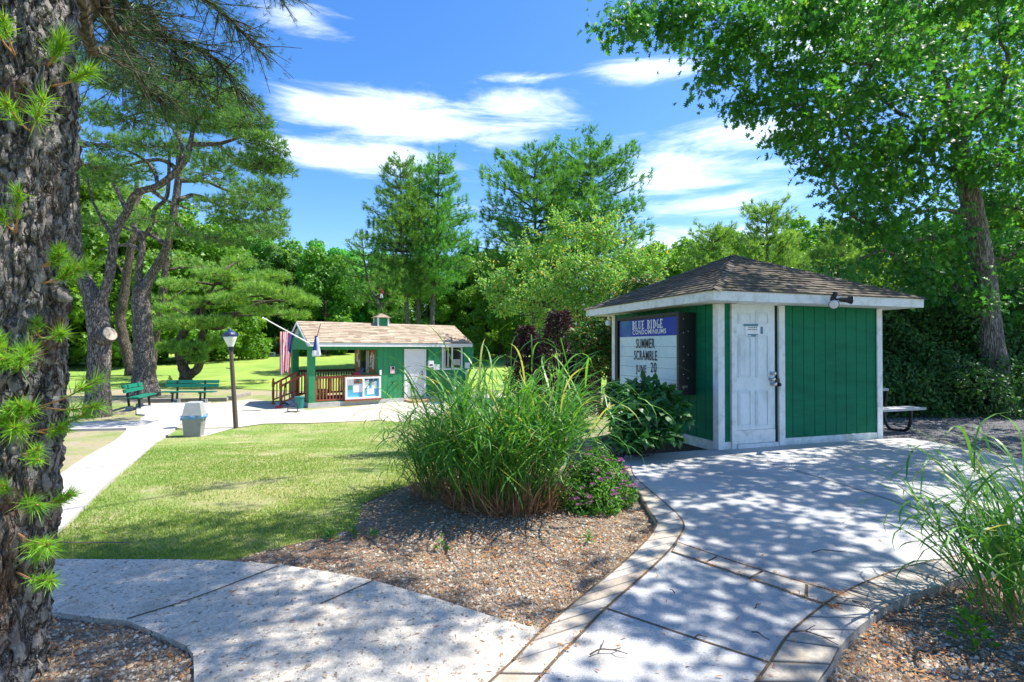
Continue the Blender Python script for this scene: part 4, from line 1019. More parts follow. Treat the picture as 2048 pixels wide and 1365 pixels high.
def notice_board():
    P = lambda x, y, t=0.: SK.px(*z2(x, y), t); (s0, zt), (s1, zb) = P(698, 672, -.04), P(1006, 862, -.04); zb = P(850, 862, -.04)[1]; zt = P(850, 664, -.04)[1] - .03
    T = thing('notice_board', SK.p((s0 + s1) / 2, -.03, zb), 'white framed two panel notice board with blue backing and papers, below the hut counter', 'notice board')
    bx = lambda g, *a, **k: g.box(SK, *a, **k); f = .07; m = (s0 + s1) / 2
    g = Geo(); bx(g, s0, s1, -.09, -.002, zb, zb + f); bx(g, s0, s1, -.09, -.002, zt - f, zt)
    for a in (s0, m - f / 2, s1 - f): bx(g, a, a + f, -.09, -.002, zb + f, zt - f)
    g.build('frame', M_wdoor, T)
    g = Geo(); bx(g, s0 + f, s1 - f, -.03, -.004, zb + f, zt - f); g.build('backing', m_flat('blue_backing', (.12, .42, .62), .8, .1, 6), T)
    g = Geo()
    for x0, x1, y0, y1, mi in ((722, 772, 690, 745, 0), (768, 845, 735, 805, 0), (862, 905, 700, 770, 0), (930, 972, 710, 772, 0), (890, 950, 775, 822, 0), (775, 842, 685, 728, 1), (722, 760, 752, 782, 2), (862, 895, 680, 705, 3), (950, 980, 682, 706, 3), (905, 940, 682, 712, 3)):
        (a, z1), (b_, z0) = P(x0, y0, -.035), P(x1, y1, -.035); bx(g, a, b_, -.036, -.031, z0, z1, mi=mi)
        if mi == 1: (a, z1), (b_, z0) = P(790, 693, -.035), P(822, 720, -.035); bx(g, a, b_, -.04, -.0365, z0, z1, mi=3)
    g.build('papers', [M_paper, m_flat('orange_print', (.5, .16, .05), .7), m_flat('green_print', (.05, .3, .2), .7), m_flat('navy_print', (.05, .1, .22), .7)], T)
    g = Geo(); bx(g, s0 - .02, s1 + .02, -.11, -.001, zb - .06, zb - .002); g.build('ledge', M_redwood, T)
notice_board()
def small_hut_things():
    P = lambda x, y, t=0.: SK.px(*z2(x, y), t)
    def plate(name, x0, x1, y0, y1, mat, label, cat, t0=-.025, t1=-.002, extra=None):
        (a, z1), (b_, z0) = P(x0, y0, t0), P(x1, y1, t0); g = Geo(); g.box(SK, a, b_, t0, t1, z0, z1)
        if extra:
            (a, z1), (b_, z0) = P(*extra[:2], t0), P(*extra[2:], t0); g.box(SK, a, b_, t0 - .004, t0 - .0005, z0, z1, mi=1)
        tag(g.build(name, mat, origin=SK.p(a, t0, z0)), label, cat)
    plate('poster', 1093, 1130, 580, 642, [m_flat('pink_paper', (.75, .5, .55), .8, .05), M_black], 'pale pink poster with a black figure on the wall left of the white hut door', 'poster', extra=(1106, 584, 1126, 606))
    plate('switch_box', 1000, 1016, 612, 655, M_wdoor, 'narrow white box at the edge of the hut counter opening', 'switch box', -.06)
    plate('towel_dispenser', 1428, 1472, 532, 588, [M_wdoor, M_black], 'white dispenser box on the left shutter beside the hut window', 'dispenser', -.22, -.137, extra=(1434, 562, 1462, 574))
    plate('sign_plate', 1470, 1522, 565, 610, M_wdoor, 'plain white sheet on the lower corner of the left shutter', 'sheet', -.15, -.137)
    plate('sign_plate', 1743, 1785, 548, 598, M_wdoor, 'plain white sheet on the right shutter past the hut window', 'sheet', -.15, -.137)
    # post with box under left shutter
    (a, z1), (b_, z0) = P(1490, 618, -.1), P(1508, 716, -.1); g = Geo(); g.box(SK, a, b_, -.12, -.002, z0, z1); (a, z1), (b_, z0) = P(1468, 712, -.1), P(1520, 728, -.1); g.box(SK, a, b_, -.2, -.001, z0, z1, mi=1)
    tag(g.build('wall_bracket', [M_kgreen, M_brown], origin=SK.p(a, -.05, z0)), 'green bracket with little brown tray under the left shutter of the hut', 'bracket')
    # door step, with its blue shadow painted as a flat sheet
    (a, _), (b_, _) = P(1215, 860, -.05), P(1440, 860, -.05)
    g = Geo(); g.box(SK, a, b_, -.75, -.03, -.06, .1); tag(g.build('door_step', m_flat('tan_wood', (.5, .32, .18), .8, .2, 8), origin=SK.p((a + b_) / 2, -.4, -.06)), 'tan wooden step in front of the white hut door', 'step')
    g = Geo(); g.box(SK, a + .5, b_ + .3, -1.5, -.9, .0, .02); tag(g.build('step_shadow', m_flat('blue_shadow_paint', (.04, .12, .22), .9, .2, 20), origin=SK.p((a + b_) / 2, -1.2, 0)), 'flat blue sheet painted as the shadow in front of the hut step', 'mat')
    # bucket
    o = G(599, 818.5) + [0, 0, .02]; T = thing('bucket', o, 'teal green bin with rim standing at the front left corner of the hut', 'bin')
    M_teal = m_flat('teal_plastic', (.015, .2, .18), .4, .1, 10, .03)
    g = Geo(); g.lathe(o, [(.001, 0), (.125, 0), (.15, .4), (.135, .4), (.115, .03), (.001, .03)], 18); g.build('body', M_teal, T)
    g = Geo(); g.lathe(o + [0, 0, .37], [(.15, 0), (.165, .0), (.165, .035), (.148, .035)], 18); g.build('rim', M_teal, T)
    # shovel leaning beside steps, boot scraper
    o = SK.p(-.9, .35, -.16); g = Geo(); g.tube([o + [0, 0, .05], o + [.12, .3, 1.0]], .014, 6); g.beam(o + [.08, .3, 1.0], o + [.16, .3, 1.02], .03, .03); T = thing('snow_shovel', o, 'red bladed shovel leaning by the hut steps', 'shovel'); g.build('handle', M_black, T)
    g = Geo(); g.poly([o + [-.14, -.02, 0], o + [.14, -.02, 0], o + [.13, .04, .26], o + [-.13, .04, .26]], [0, .012, 0]); g.build('blade', m_flat('red_plastic', (.55, .03, .03), .4), T)
    o = G(585, 826) + [0, 0, .02]; g = Geo(); T = thing('boot_brush', o, 'black metal boot scraper on the paving left of the teal bin', 'boot scraper')
    g.tube([o + [-.2, -.15, .02], o + [.2, .12, .02]], .015, 6); g.tube([o + [-.2, .1, .02], o + [.2, -.15, .02]], .015, 6); g.build('base', M_black, T)
    g = Geo(); g.tube(curve([o + [-.12, -.1, .02], o + [-.08, -.08, .24], o + [.1, .05, .26], o + [.14, .08, .02]]), .014, 6); g.build('handle', M_black, T)
    o = G(569, 815) + [0, 0, .02]; g = Geo(); g.tube(curve([o + [-.15, 0, .02], o + [-.1, 0, .1], o + [.05, .02, .12], o + [.15, .03, .03]]), .02, 7); g.tube(curve([o + [-.22, .1, .02], o + [0, .1, .05], o + [.15, .03, .03]]), .014, 6)
    tag(g.build('hose', M_black, origin=o), 'short black hose end lying left of the hut steps', 'hose')
    # box and papers on the counter
    (a, z), (b_, _) = P(775, 655, .05), P(832, 655, .05); ct = P(850, 660)[1] + .012
    g = Geo(); g.box(SK, a, b_, .02, .3, ct, ct + .1); tag(g.build('carton', m_flat('red_carton', (.3, .03, .06), .6), origin=SK.p(a, .1, ct)), 'small dark red carton on the hut counter', 'carton')
    (a, z), (b_, _) = P(832, 655, .05), P(862, 655, .05); g = Geo(); g.poly([SK.p(a, .05, ct), SK.p(b_, .05, ct + .22), SK.p(b_, .25, ct + .24), SK.p(a, .25, ct)], SK.z * .03); tag(g.build('binder', m_flat('blue_binder', (.05, .1, .35), .5), origin=SK.p(a, .1, ct)), 'blue binder propped up on the hut counter', 'binder')
    # yellow crates on the porch floor
    for k, (s, t, sz) in enumerate(((.75, 1.5, .34), (1.95, 1.6, .36))):
        g = Geo(); f_ = .2
        g.box(SK, s, s + sz, t, t + .3, f_, f_ + .04)
        for zz in (.04, .14, .24): 
            g.box(SK, s, s + sz, t, t + .02, f_ + zz, f_ + zz + .07); g.box(SK, s, s + sz, t + .28, t + .3, f_ + zz, f_ + zz + .07); g.box(SK, s, s + .02, t + .02, t + .28, f_ + zz, f_ + zz + .07); g.box(SK, s + sz - .02, s + sz, t + .02, t + .28, f_ + zz, f_ + zz + .07)
        for u in (0, sz - .03): g.box(SK, s + u, s + u + .03, t - .004, t - .0005, f_, f_ + .31)
        tag(g.build('crate', m_flat('yellow_plastic', (.55, .42, .08), .5), origin=SK.p(s, t, f_)), ('yellow crate on the porch floor near the corner post of the hut', 'yellow crate on the porch floor beside the notice board')[k], 'crate')
small_hut_things()

# flags on the hut
def flag_cloth(g, top, along, drop, w, h, nx, ny, stripes, fold, col):
    """hanging cloth: w along 'along', h downwards; folds in the third direction"""
    side = nrm(np.cross(along, drop)); V = []
    for j in range(ny + 1):
        for i in range(nx + 1):
            u, v = i / nx, j / ny; pinch = 1 - .35 * v
            V.append(top + along * w * (u - .5) * pinch + drop * h * v * (1 + .06 * math.sin(u * 7)) + side * (fold * math.sin(u * 15 + v * 2) * (.4 + .6 * v)))
    for j in range(ny):
        for i in range(nx):
            a = j * (nx + 1) + i; g.add([V[a], V[a + 1], V[a + nx + 2], V[a + nx + 1]], [[0, 1, 2, 3]], .5, col(i / nx, j / ny))
def build_flags():
    o = SK.p(-.02, -.23, KE - .12)
    tip = Wp(526, 636, o[1] - 1.2); T = thing('striped_flag', o, 'drooping red and white striped flag on the long white pole at the hut corner', 'flag')
    g = Geo(); g.tube([o, tip], [.022, .016], 8); g.lathe(tip, [(.001, -.03), (.03, 0), (.001, .03)], 10); g.build('pole', M_wdoor, T)
    mats = [m_flat('flag_red', (.55, .03, .06), .8, .05, 9, 0), m_flat('flag_white', (.8, .8, .82), .8, .03, 9, 0), m_flat('flag_blue', (.02, .04, .2), .8, .05, 9, 0)]
    f = (578 - 618) / (526 - 618); top = o + (tip - o) * .42 ; 
    depth = (o + (tip - o) * .42)[1]; top = Wp(573, 664, depth); al = nrm((o - tip) * [1, 1, .0]); hh = Wp(573, 664, depth)[2] - Wp(573, 746, depth)[2]
    g = Geo(); flag_cloth(g, top, al, np.array([-.04, 0, -1.0]), .44, hh, 26, 12, 13, .05, lambda u, v: 2 if (u > .68 and v < .42) else int(u * 13) % 2)
    side = nrm(np.cross(al, (0, 0, -1)))
    cl = g.build('cloth', mats, T)
    T2 = thing('club_flag', SK.p(.3, -.23, KE - .1), 'furled white and blue flag hanging from the short pole on the hut eave', 'flag')
    b0 = SK.p(.25, -.23, KE - .05); b1 = Wp(641, 648, b0[1] - .15); b2 = Wp(630, 690, b0[1] - .1)
    g = Geo(); g.tube([b0, b2, b1], .013, 6); g.build('pole', M_brown, T2)
    d = b0[1] - .15; top = Wp(632, 672, d); h = top[2] - Wp(632, 713, d)[2]
    g = Geo()
    V = []; ny, nx = 14, 14
    for j in range(ny + 1):
        v = j / ny; r = .05 + .13 * v ** .8 if v < .93 else .15
        for i in range(nx): a = 6.283 * i / nx; rr = r * (.75 + .3 * math.sin(3 * a + 2 * v)); V.append(top + [rr * math.cos(a), .5 * rr * math.sin(a), -h * v])
    for j in range(ny):
        for i in range(nx): g.add([V[j * nx + i], V[j * nx + (i + 1) % nx], V[(j + 1) * nx + (i + 1) % nx], V[(j + 1) * nx + i]], [[0, 1, 2, 3]], .5, 2 if (9 <= i <= 11 and j < 10) or (j < 1) else 1)
    g.build('cloth', mats, T2)
build_flags()

# ================================================================== STREET FURNITURE
def lamp_post():
    o = G(472, 857); T = thing('street_lamp', o, 'leaning post lamp with navy cap and acorn shaped frosted glass, beside the pale paving', 'lamp')
    dist = o[1]; top = Wp(462, 700, dist + .02); d = nrm(top - o); M_post = m_flat('brown_post', (.1, .075, .06), .6, .2, 20, .1)
    g = Geo(); g.tube([o - d * .05, o + d * .9, top], [.06, .055, .05], 14); g.tube([o + d * 1.55, o + d * 1.55 + [-.16, 0, .02]], .012, 6); g.build('post', M_post, T)
    s = (Wp(462, 657, dist)[2] - Wp(462, 700, dist)[2]) / 43   # metres per pixel
    g = Geo(); g.lathe(top - d * .03, [(.06, 0), (.075, .02), (.07, .06), (.085, .075), (.09, .1)], 16, d); g.build('holder', M_black, T)
    c = top + d * .05
    mg, N, L, b = new_mat('frosted_glass'); b.inputs['Base Color'].default_value = (.75, .76, .72, 1); b.inputs['Roughness'].default_value = .25; b.inputs['Subsurface Weight'].default_value = .3
    g = Geo(); H_ = 23 * s; g.lathe(c, [(.07, 0), (5.5 * s, H_ * .15), (9 * s, H_ * .5), (11.8 * s, H_ * .85), (12.5 * s, H_)], 20, d); g.build('globe', mg, T, smooth=True)
    g = Geo(); c2 = c + d * H_; g.lathe(c2, [(12.6 * s, -.01), (13.4 * s, 0), (13.4 * s, 3.2 * s), (12 * s, 5 * s), (11 * s, 7 * s), (7 * s, 10 * s), (4 * s, 11.5 * s), (3.4 * s, 13.5 * s), (2.6 * s, 14.5 * s), (1.8 * s, 16 * s), (.001, 19.5 * s)], 20, d)
    g.build('cap', m_flat('navy_metal', (.015, .03, .1), .35, .1, 20, .03, spec=.6), T, smooth=False)
lamp_post()
def trash_can():
    o = G(388, 874); T = thing('trash_can', o, 'square grey litter bin with hood and blue liner, standing on the lawn edge', 'litter bin')
    dist = o[1]; s = dist / F; fr = Fr(o, .28); M_can = m_flat('grey_plastic', (.27, .28, .28), .65, .15, 8, .15)
    def frust(g, w0, w1, z0, z1, d0=None, d1=None):
        d0 = d0 or w0; d1 = d1 or w1
        g.hexa([fr.p(i * w, j * d, z) for w, d, z in ((w0, d0, z0), (w1, d1, z1)) for i, j in ((-1, -1), (1, -1), (1, 1), (-1, 1))])
    h1 = 39 * s; h2 = 43 * s; h3 = 70 * s
    g = Geo(); frust(g, .165, .2, 0, h1); g.build('body', M_can, T)
    g = Geo(); frust(g, .215, .225, h1, h2 + .02); frust(g, .2, .15, h2 + .021, h3 - .02, .2, .15); frust(g, .15, .125, h3 - .019, h3, .15, .12); g.build('hood', m_flat('light_grey_plastic', (.34, .35, .35), .6, .12, 8, .1), T)
    g = Geo(); V = []; n = 60
    for k, (zz, ex) in enumerate(((h2 + .01, .232), (h2 - .02, .236), (h1 - .03, .23))):
        for i in range(n):
            a = 6.283 * i / n; m = max(abs(math.cos(a)), abs(math.sin(a))); r = ex / m * (1 + .03 * math.sin(9 * a + k * 2) + .02 * random.uniform(-1, 1)); V.append(fr.p(r * math.cos(a), r * math.sin(a), zz + .014 * math.sin(a * 7 + k)))
    for k in range(2): g.add(V, [[k * n + i, k * n + (i + 1) % n, (k + 1) * n + (i + 1) % n, (k + 1) * n + i][::-1] for i in range(n)])
    c = fr.p(.24, -.1, h1); g.lathe(c, [(.001, -.05), (.03, -.03), (.015, 0), (.035, .04), (.001, .05)], 8, (1, .2, .3)); g.build('bin_liner', m_flat('blue_film', (.14, .3, .48), .3, .25, 14, .3), T)
trash_can()
M_bench = m_flat('green_bench_paint', (.008, .19, .12), .5, .15, 9, .1)
M_foot = m_flat('concrete_foot', (.4, .4, .4), .9, .1, 12)
def bench(o, yaw, length, label):
    fr = Fr(o, yaw); T = thing('park_bench', o, label, 'bench', 'green slatted benches under the pines')
    g = Geo()
    for t in (-.42, -.30, -.18): g.box(fr, -length / 2, length / 2, t, t + .1, .42, .46)
    g.build('seat', M_bench, T)
    g = Geo()
    for z in (.6, .74): g.hexa([fr.p(s, t + (z - .6) * .25 + dz * .25, z + dz) for dz in (0, .115) for s, t in ((-length / 2, -.02), (length / 2, -.02), (length / 2, .02), (-length / 2, .02))])
    g.build('backrest', M_bench, T)
    for s in (-length * .28, length * .24):
        g = Geo(); g.beam(fr.p(s, -.02, .12), fr.p(s, .05, .84), .06, .05, fr.a); g.box(fr, s - .03, s + .03, -.4, -.03, .37, .419); g.beam(fr.p(s, -.33, .06), fr.p(s, -.3, .38), .06, .05, fr.a); lg = g.build('leg', M_black, T)
        g = Geo(); g.box(fr, s - .08, s + .08, -.12, .06, -.03, .14); g.box(fr, s - .07, s + .07, -.4, -.25, -.03, .07); g.build('foot', M_foot, lg)
o = G(384, 806); bench(o, .06, 102 * o[1] / F, 'wide green slatted bench facing the path end, in front of the curved pine trunks')
o = G(268, 818); bench(o, 1.88, 1.75, 'green slatted bench seen end on, under the forked pine by the path')
def timber(a, b, w, h, label):
    A, B = G(*a), G(*b); g = Geo(); g.beam(A + [0, 0, h / 2 - .02], B + [0, 0, h / 2 - .02], w, h)
    tag(g.build('landscape_timber', m_flat('weathered_timber', (.32, .29, .25), .9, .25, 8, .4, scl=(.4, 1, 1)), origin=A), label, 'timber')
timber((282, 806), (455, 803), .2, .17, 'long grey timber edging the ground behind the benches')
timber((459, 801), (497, 792), .2, .18, 'short pale timber to the right of the benches, by the lamp')

# ================================================================== PLANTS
M_bark_near = m_bark('near_pine_bark', (.19, .17, .155), (.38, .35, .32), (.035, .03, .028), .35, 13, 1.0, .05, lichen=(.55, .54, .48), red=(.24, .14, .09))
M_bark = m_bark('pine_bark', (.14, .12, .105), (.32, .285, .265), (.035, .028, .025), .35, 11, 1.0, .05)
M_barkd = m_bark('dark_bark', (.1, .08, .065), (.17, .14, .11), (.03, .025, .02), .3, 9, .8, .05)
M_oakbark = m_bark('oak_bark', (.2, .18, .16), (.38, .35, .32), (.05, .045, .04), .15, 16, 1.0, .04)
M_cut = m_flat('cut_wood', (.5, .41, .32), .9, .3, 14, .3)
M_needle_near = m_leaf('near_needles', (.1, .3, .03), (.28, .52, .05), (.55, .6, .12), trans=.35, spec=.4)
M_needle_dark = m_leaf('dark_needles', (.025, .075, .03), (.06, .14, .045), (.1, .19, .05), trans=.2)
M_needle = m_leaf('pine_needles', (.045, .15, .045), (.15, .31, .07), (.3, .46, .11), trans=.4)
M_needle_far = m_leaf('far_needles', (.07, .21, .045), (.17, .36, .07), (.28, .46, .09), trans=.4, objrand=.6)
M_needle_soft = m_leaf('soft_needles', (.1, .26, .06), (.27, .46, .11), (.46, .58, .16), trans=.45)
M_leaf_far = m_leaf('far_leaves', (.05, .18, .03), (.13, .33, .05), (.23, .44, .07), trans=.45, objrand=1.0)
M_leaf_bright = m_leaf('bright_leaves', (.1, .24, .02), (.17, .33, .03), (.26, .42, .05), trans=.4, objrand=.6)
M_leaf_oak = m_leaf('oak_leaves', (.018, .12, .03), (.09, .3, .045), (.22, .44, .06), trans=.5, spec=.5)
M_leaf_hedge = m_leaf('hedge_leaves', (.02, .085, .018), (.05, .15, .028), (.11, .24, .04), trans=.3)
M_leaf_tip = m_leaf('orange_tipped_leaves', (.1, .3, .07), (.28, .5, .14), (.5, .36, .09), trans=.45)
M_leaf_bush = m_leaf('bush_leaves', (.03, .11, .02), (.08, .2, .03), (.4, .14, .05), trans=.3)
M_purple = m_leaf('purple_leaves', (.035, .018, .025), (.08, .045, .05), (.2, .14, .09), trans=.15, tcol=(1.3, .6, .6))
M_hyd = m_leaf('hydrangea_leaves', (.025, .12, .025), (.05, .19, .035), (.1, .26, .04), trans=.3, spec=.55)
M_spi = m_leaf('spirea_leaves', (.06, .19, .02), (.12, .3, .03), (.2, .38, .05), trans=.35)
M_pink = m_leaf('pink_petals', (.5, .12, .42), (.6, .2, .5), (.7, .4, .6), trans=.3, tcol=(1, .7, 1))
M_reed = m_leaf('reed_blades', (.035, .16, .03), (.13, .34, .05), (.4, .42, .14), trans=.4, spec=.5)
M_straw = m_leaf('straw', (.26, .13, .07), (.46, .28, .16), (.6, .44, .28), trans=.15, tcol=(1.1, .9, .6))
UPV = np.array([0, 0, 1.0])

def pad(gw, gn, c, r, n, nn, nl, nw, up=.5, wood=.25, wr=.008, spread=.75, hollow=.45):
    """a cloud of needle tufts filling a flattened ellipsoid, with twigs from its middle"""
    c = np.asarray(c, float); r = np.asarray(r, float)
    d = rdir(n); rad = hollow + (1 - hollow) * rng.random((n, 1)) ** .6
    P = c + d * r * rad; D = nrm(d * r / r.max() + UPV * up + .3 * rng.normal(size=(n, 3)))
    needles(gn, P, D, nn, nl, nw, spread)
    k = int(n * wood)
    for i in rng.choice(n, k, replace=False) if k else []:
        a = c + (P[i] - c) * .15 + rng.normal(size=3) * r * .08; m = (a + P[i]) / 2 - UPV * r[2] * .12
        gw.tube([a, m, P[i]], [wr, wr * .7, wr * .4], 3, cap=False)
def limb(g, pts, r, sides=8, wob=0.0, n=None):
    P = curve(pts, n or 5 * (len(pts) - 1)); R = np.interp(np.linspace(0, 1, len(P)), np.linspace(0, 1, len(r)), r)
    if wob: P = P + rng.normal(size=P.shape) * R[:, None] * wob
    g.tube(P, R, sides, cap=True); return P
def pxpath(lst, dist): return [Wp(p[0], p[1], dist + (p[2] if len(p) > 2 else 0)) for p in lst]

# ------------------------------------------------ foreground pine
def near_pine():
    o = G(-12, 1385); T = thing('pine_tree', o - [0, 0, .05], 'huge rough barked pine trunk with sprouting needle tufts, nearest the camera', 'tree')
    base = np.array([o[0] - .05, o[1], -.1])
    path = curve([base, Wp(-2, 1180, 2.42), Wp(20, 900, 2.42), Wp(32, 640, 2.42), Wp(50, 300, 2.42), Wp(58, 0, 2.42), Wp(74, -500, 2.45), Wp(90, -1200, 2.5), Wp(120, -2000, 2.6)], 300)
    n = len(path); zz = path[:, 2]
    R = np.interp(zz, [-.1, .15, .5, 1.5, 4, 7.5], [.205, .195, .193, .192, .18, .1])
    sides = 220; V = np.zeros((n, sides, 3)); ang = np.linspace(0, 2 * np.pi, sides, endpoint=False)
    for i in range(n):
        for j in range(sides):
            ca, sa = math.cos(ang[j]), math.sin(ang[j]); z = zz[i]
            q = Vector((ca * .2, sa * .2, z)); w = Vector((mnoise.noise(q * 10) + .6 * mnoise.noise(q * 23), mnoise.noise(q * 10 + Vector((9, 3, 1))) + .6 * mnoise.noise(q * 23 + Vector((4, 4, 4))), 0)) * .042
            qq = Vector(((q.x + w.x) * 13, (q.y + w.y) * 13, z * 3.1 + w.x * 14))
            dd = mnoise.voronoi(qq)[0]; e = min(1, (dd[1] - dd[0]) * 2.6)
            plate = e ** .5
            fine = mnoise.fractal(Vector((q.x * 34, q.y * 34, z * 20)), .9, 2.1, 4) * .006
            lump = mnoise.noise(Vector((q.x * 5, q.y * 5, z * 1.6))) * .012
            d2 = mnoise.voronoi(Vector(((q.x - w.y) * 30, (q.y + w.x) * 30, z * 13)))[0]; e2 = min(1, (d2[1] - d2[0]) * 2.2)
            r = R[i] - .04 + .034 * plate + .013 * e2 ** .6 * (.4 + .6 * plate) + fine * 1.6 * (.4 + plate) + lump
            V[i, j] = path[i] + [r * ca, r * sa, 0]
    g = Geo(); i = np.arange(n - 1)[:, None] * sides; j = np.arange(sides)[None]; k = (j + 1) % sides
    g.add(V.reshape(-1, 3), np.stack([i + j, i + k, i + sides + k, i + sides + j], -1).reshape(-1, 4), .5)
    # broken stub on the right side
    s = Wp(128, 590, 2.42); limb(g, [s + [-.06, 0, .05], s + [.0, -.02, .0], s + [.055, -.03, -.025]], [.05, .035, .012], 10, .1)
    trunk = g.build('trunk', M_bark_near, T, smooth=True)
    # sprouting shoots on the trunk
    gw, gn = Geo(), Geo()
    shoots = [(120, 105, 55), (168, 140, 42), (78, 213, 58), (22, 432, 52), (125, 512, 34), (168, 545, 42), (45, 722, 62), (130, 655, 40), (60, 830, 48), (175, 800, 55), (38, 852, 54), (42, 978, 48), (140, 1000, 38), (95, 1080, 48), (104, 1165, 42), (150, 850, 36), (18, 700, 40), (8, 60, 40), (10, 845, 44), (95, 905, 36)]
    ci = lambda z: np.array([np.interp(z, zz, path[:, k]) for k in range(3)])
    for px, py, rp in shoots:
        rp *= .78
        tip0 = Wp(px, py, 2.15 if px < 110 else 2.3); ax = ci(tip0[2]); b0 = ax + nrm((tip0 - ax) * [1, 1, 0]) * .17 - [0, 0, .04]
        for q in range(random.choice((2, 2, 3))):
            tip = tip0 + rng.normal(size=3) * rp / F * 2.2 * [.55, .3, .5] + [0, -.01, .01]; P = curve([b0, (b0 + tip) / 2 - [0, 0, .015], tip], 8); gw.tube(P, np.linspace(.0045, .0025, 9), 5, cap=True)
            d = nrm(tip - b0 + [0, -.03, .04]); L = rp / F * 2.2 * random.uniform(.75, 1.15); m = 8
            pos = np.concatenate([P[4] + (P[-1] - P[4]) * np.sort(rng.random(m))[:, None], np.repeat(P[-1:], 3, 0)]); needles(gn, pos, np.repeat(d[None], len(pos), 0) + .15 * rng.normal(size=(len(pos), 3)), 13, L, .004, .55, None)
            gw.lathe(tip, [(.004, 0), (.005, .006), (.003, .018), (.001, .022)], 6, d)
    sh = gw.build('shoot_stem', m_flat('shoot_bark', (.42, .22, .09), .8, .2, 40), trunk)
    gn.build('shoot_needles', M_needle_near, trunk)
    # crown: limbs reaching right and back overhead
    gw, gn = Geo(), Geo()
    top = lambda z: ci(min(z, zz.max()))
    boughs = [(4.6, [(215, 30, 4.6), (290, 15, 5.6), (330, 80, 6.2), (395, 160, 6.4)]), (5.2, [(230, -60, 4.5), (330, -40, 5.6), (440, 20, 6.4), (510, 95, 6.6)]), (4.2, [(170, 60, 4.0), (230, 90, 5.2), (270, 150, 5.8), (330, 210, 6.2)]),
              (5.8, [(260, -160, 4.6), (380, -120, 5.8), (480, -60, 6.6), (560, -20, 7.0)]), (4.8, [(240, -20, 5), (300, 60, 6), (420, 110, 6.4), (480, 190, 6.7)]), (5.5, [(180, -40, 4.2), (210, 0, 5), (240, 60, 5.5), (270, 110, 5.8)])]
    for z0, pts in boughs:
        P = limb(gw, [top(z0 + 1.2)] + [Wp(*p) for p in pts], [.07, .05, .035, .022, .012], 7, .12)
        T_ = nrm(np.gradient(P, axis=0))
        for i in range(6, len(P)):
            for _ in range(6):
                d = nrm(rng.normal(size=3) * [1, 1, .6] + T_[i] * .9 - UPV * .35); L = random.uniform(.3, .85) * (1.1 - .4 * i / len(P))
                e = P[i] + d * L; m = P[i] + d * L * .5 + UPV * random.uniform(-.03, .06); Q = curve([P[i], m, e], 6)
                gw.tube(Q, np.linspace(.008, .003, 7), 4, cap=False)
                k = int(3 + L * 8); tt = np.sort(rng.random(k)) ** .7; idx = np.clip((tt * 6).astype(int), 0, 6)
                off = rng.normal(size=(k, 3)) * .05; pos = Q[idx] + off; dd = nrm(off + d * .08 + UPV * .02)
                needles(gn, pos, dd, 13, .075, .004, .75)
    # higher crown (above the frame), it shades the walk and the lawn edge
    shade = [(150, 1145), (230, 1160), (330, 1150), (430, 1150), (300, 1195), (500, 1200), (560, 1180), (860, 1262), (220, 1085), (330, 1095), (430, 1095), (540, 1070), (640, 1040), (740, 1005), (960, 1165), (820, 1120), (1080, 1130), (620, 1215), (780, 930), (430, 1285), (580, 1255), (720, 1245), (880, 1300), (560, 1320), (250, 1108), (370, 1112), (480, 1098), (590, 1080), (400, 1210), (350, 1175), (210, 1210), (300, 1220), (520, 1190), (260, 1172), (180, 1150), (470, 1165), (520, 1150)]
    for px, py in shade:
        c = G(px, py); h_ = max(random.uniform(5.6, 7.0), 2.6 + .8 * c[1]); c = c + SUN * h_ / SUN[2]; b0 = top(c[2] - random.uniform(.2, 1.0)); P = limb(gw, [b0, (b0 + c) / 2 + UPV * .15, c], [.035, .02, .008], 6, .15)
        for _ in range(7):
            i = random.randint(len(P) - 4, len(P) - 1); e = P[i] + rng.normal(size=3) * [.36, .36, .14]; gw.tube([P[i], (P[i] + e) / 2 + UPV * .04, e], [.012, .008, .004], 4, cap=False)
            pad(gw, gn, e, (.26, .26, .1), 20, 14, .11, .008, .6, .3, .004)
    gw.build('limb', M_barkd, T); gn.build('crown', M_needle_dark, T)
near_pine()

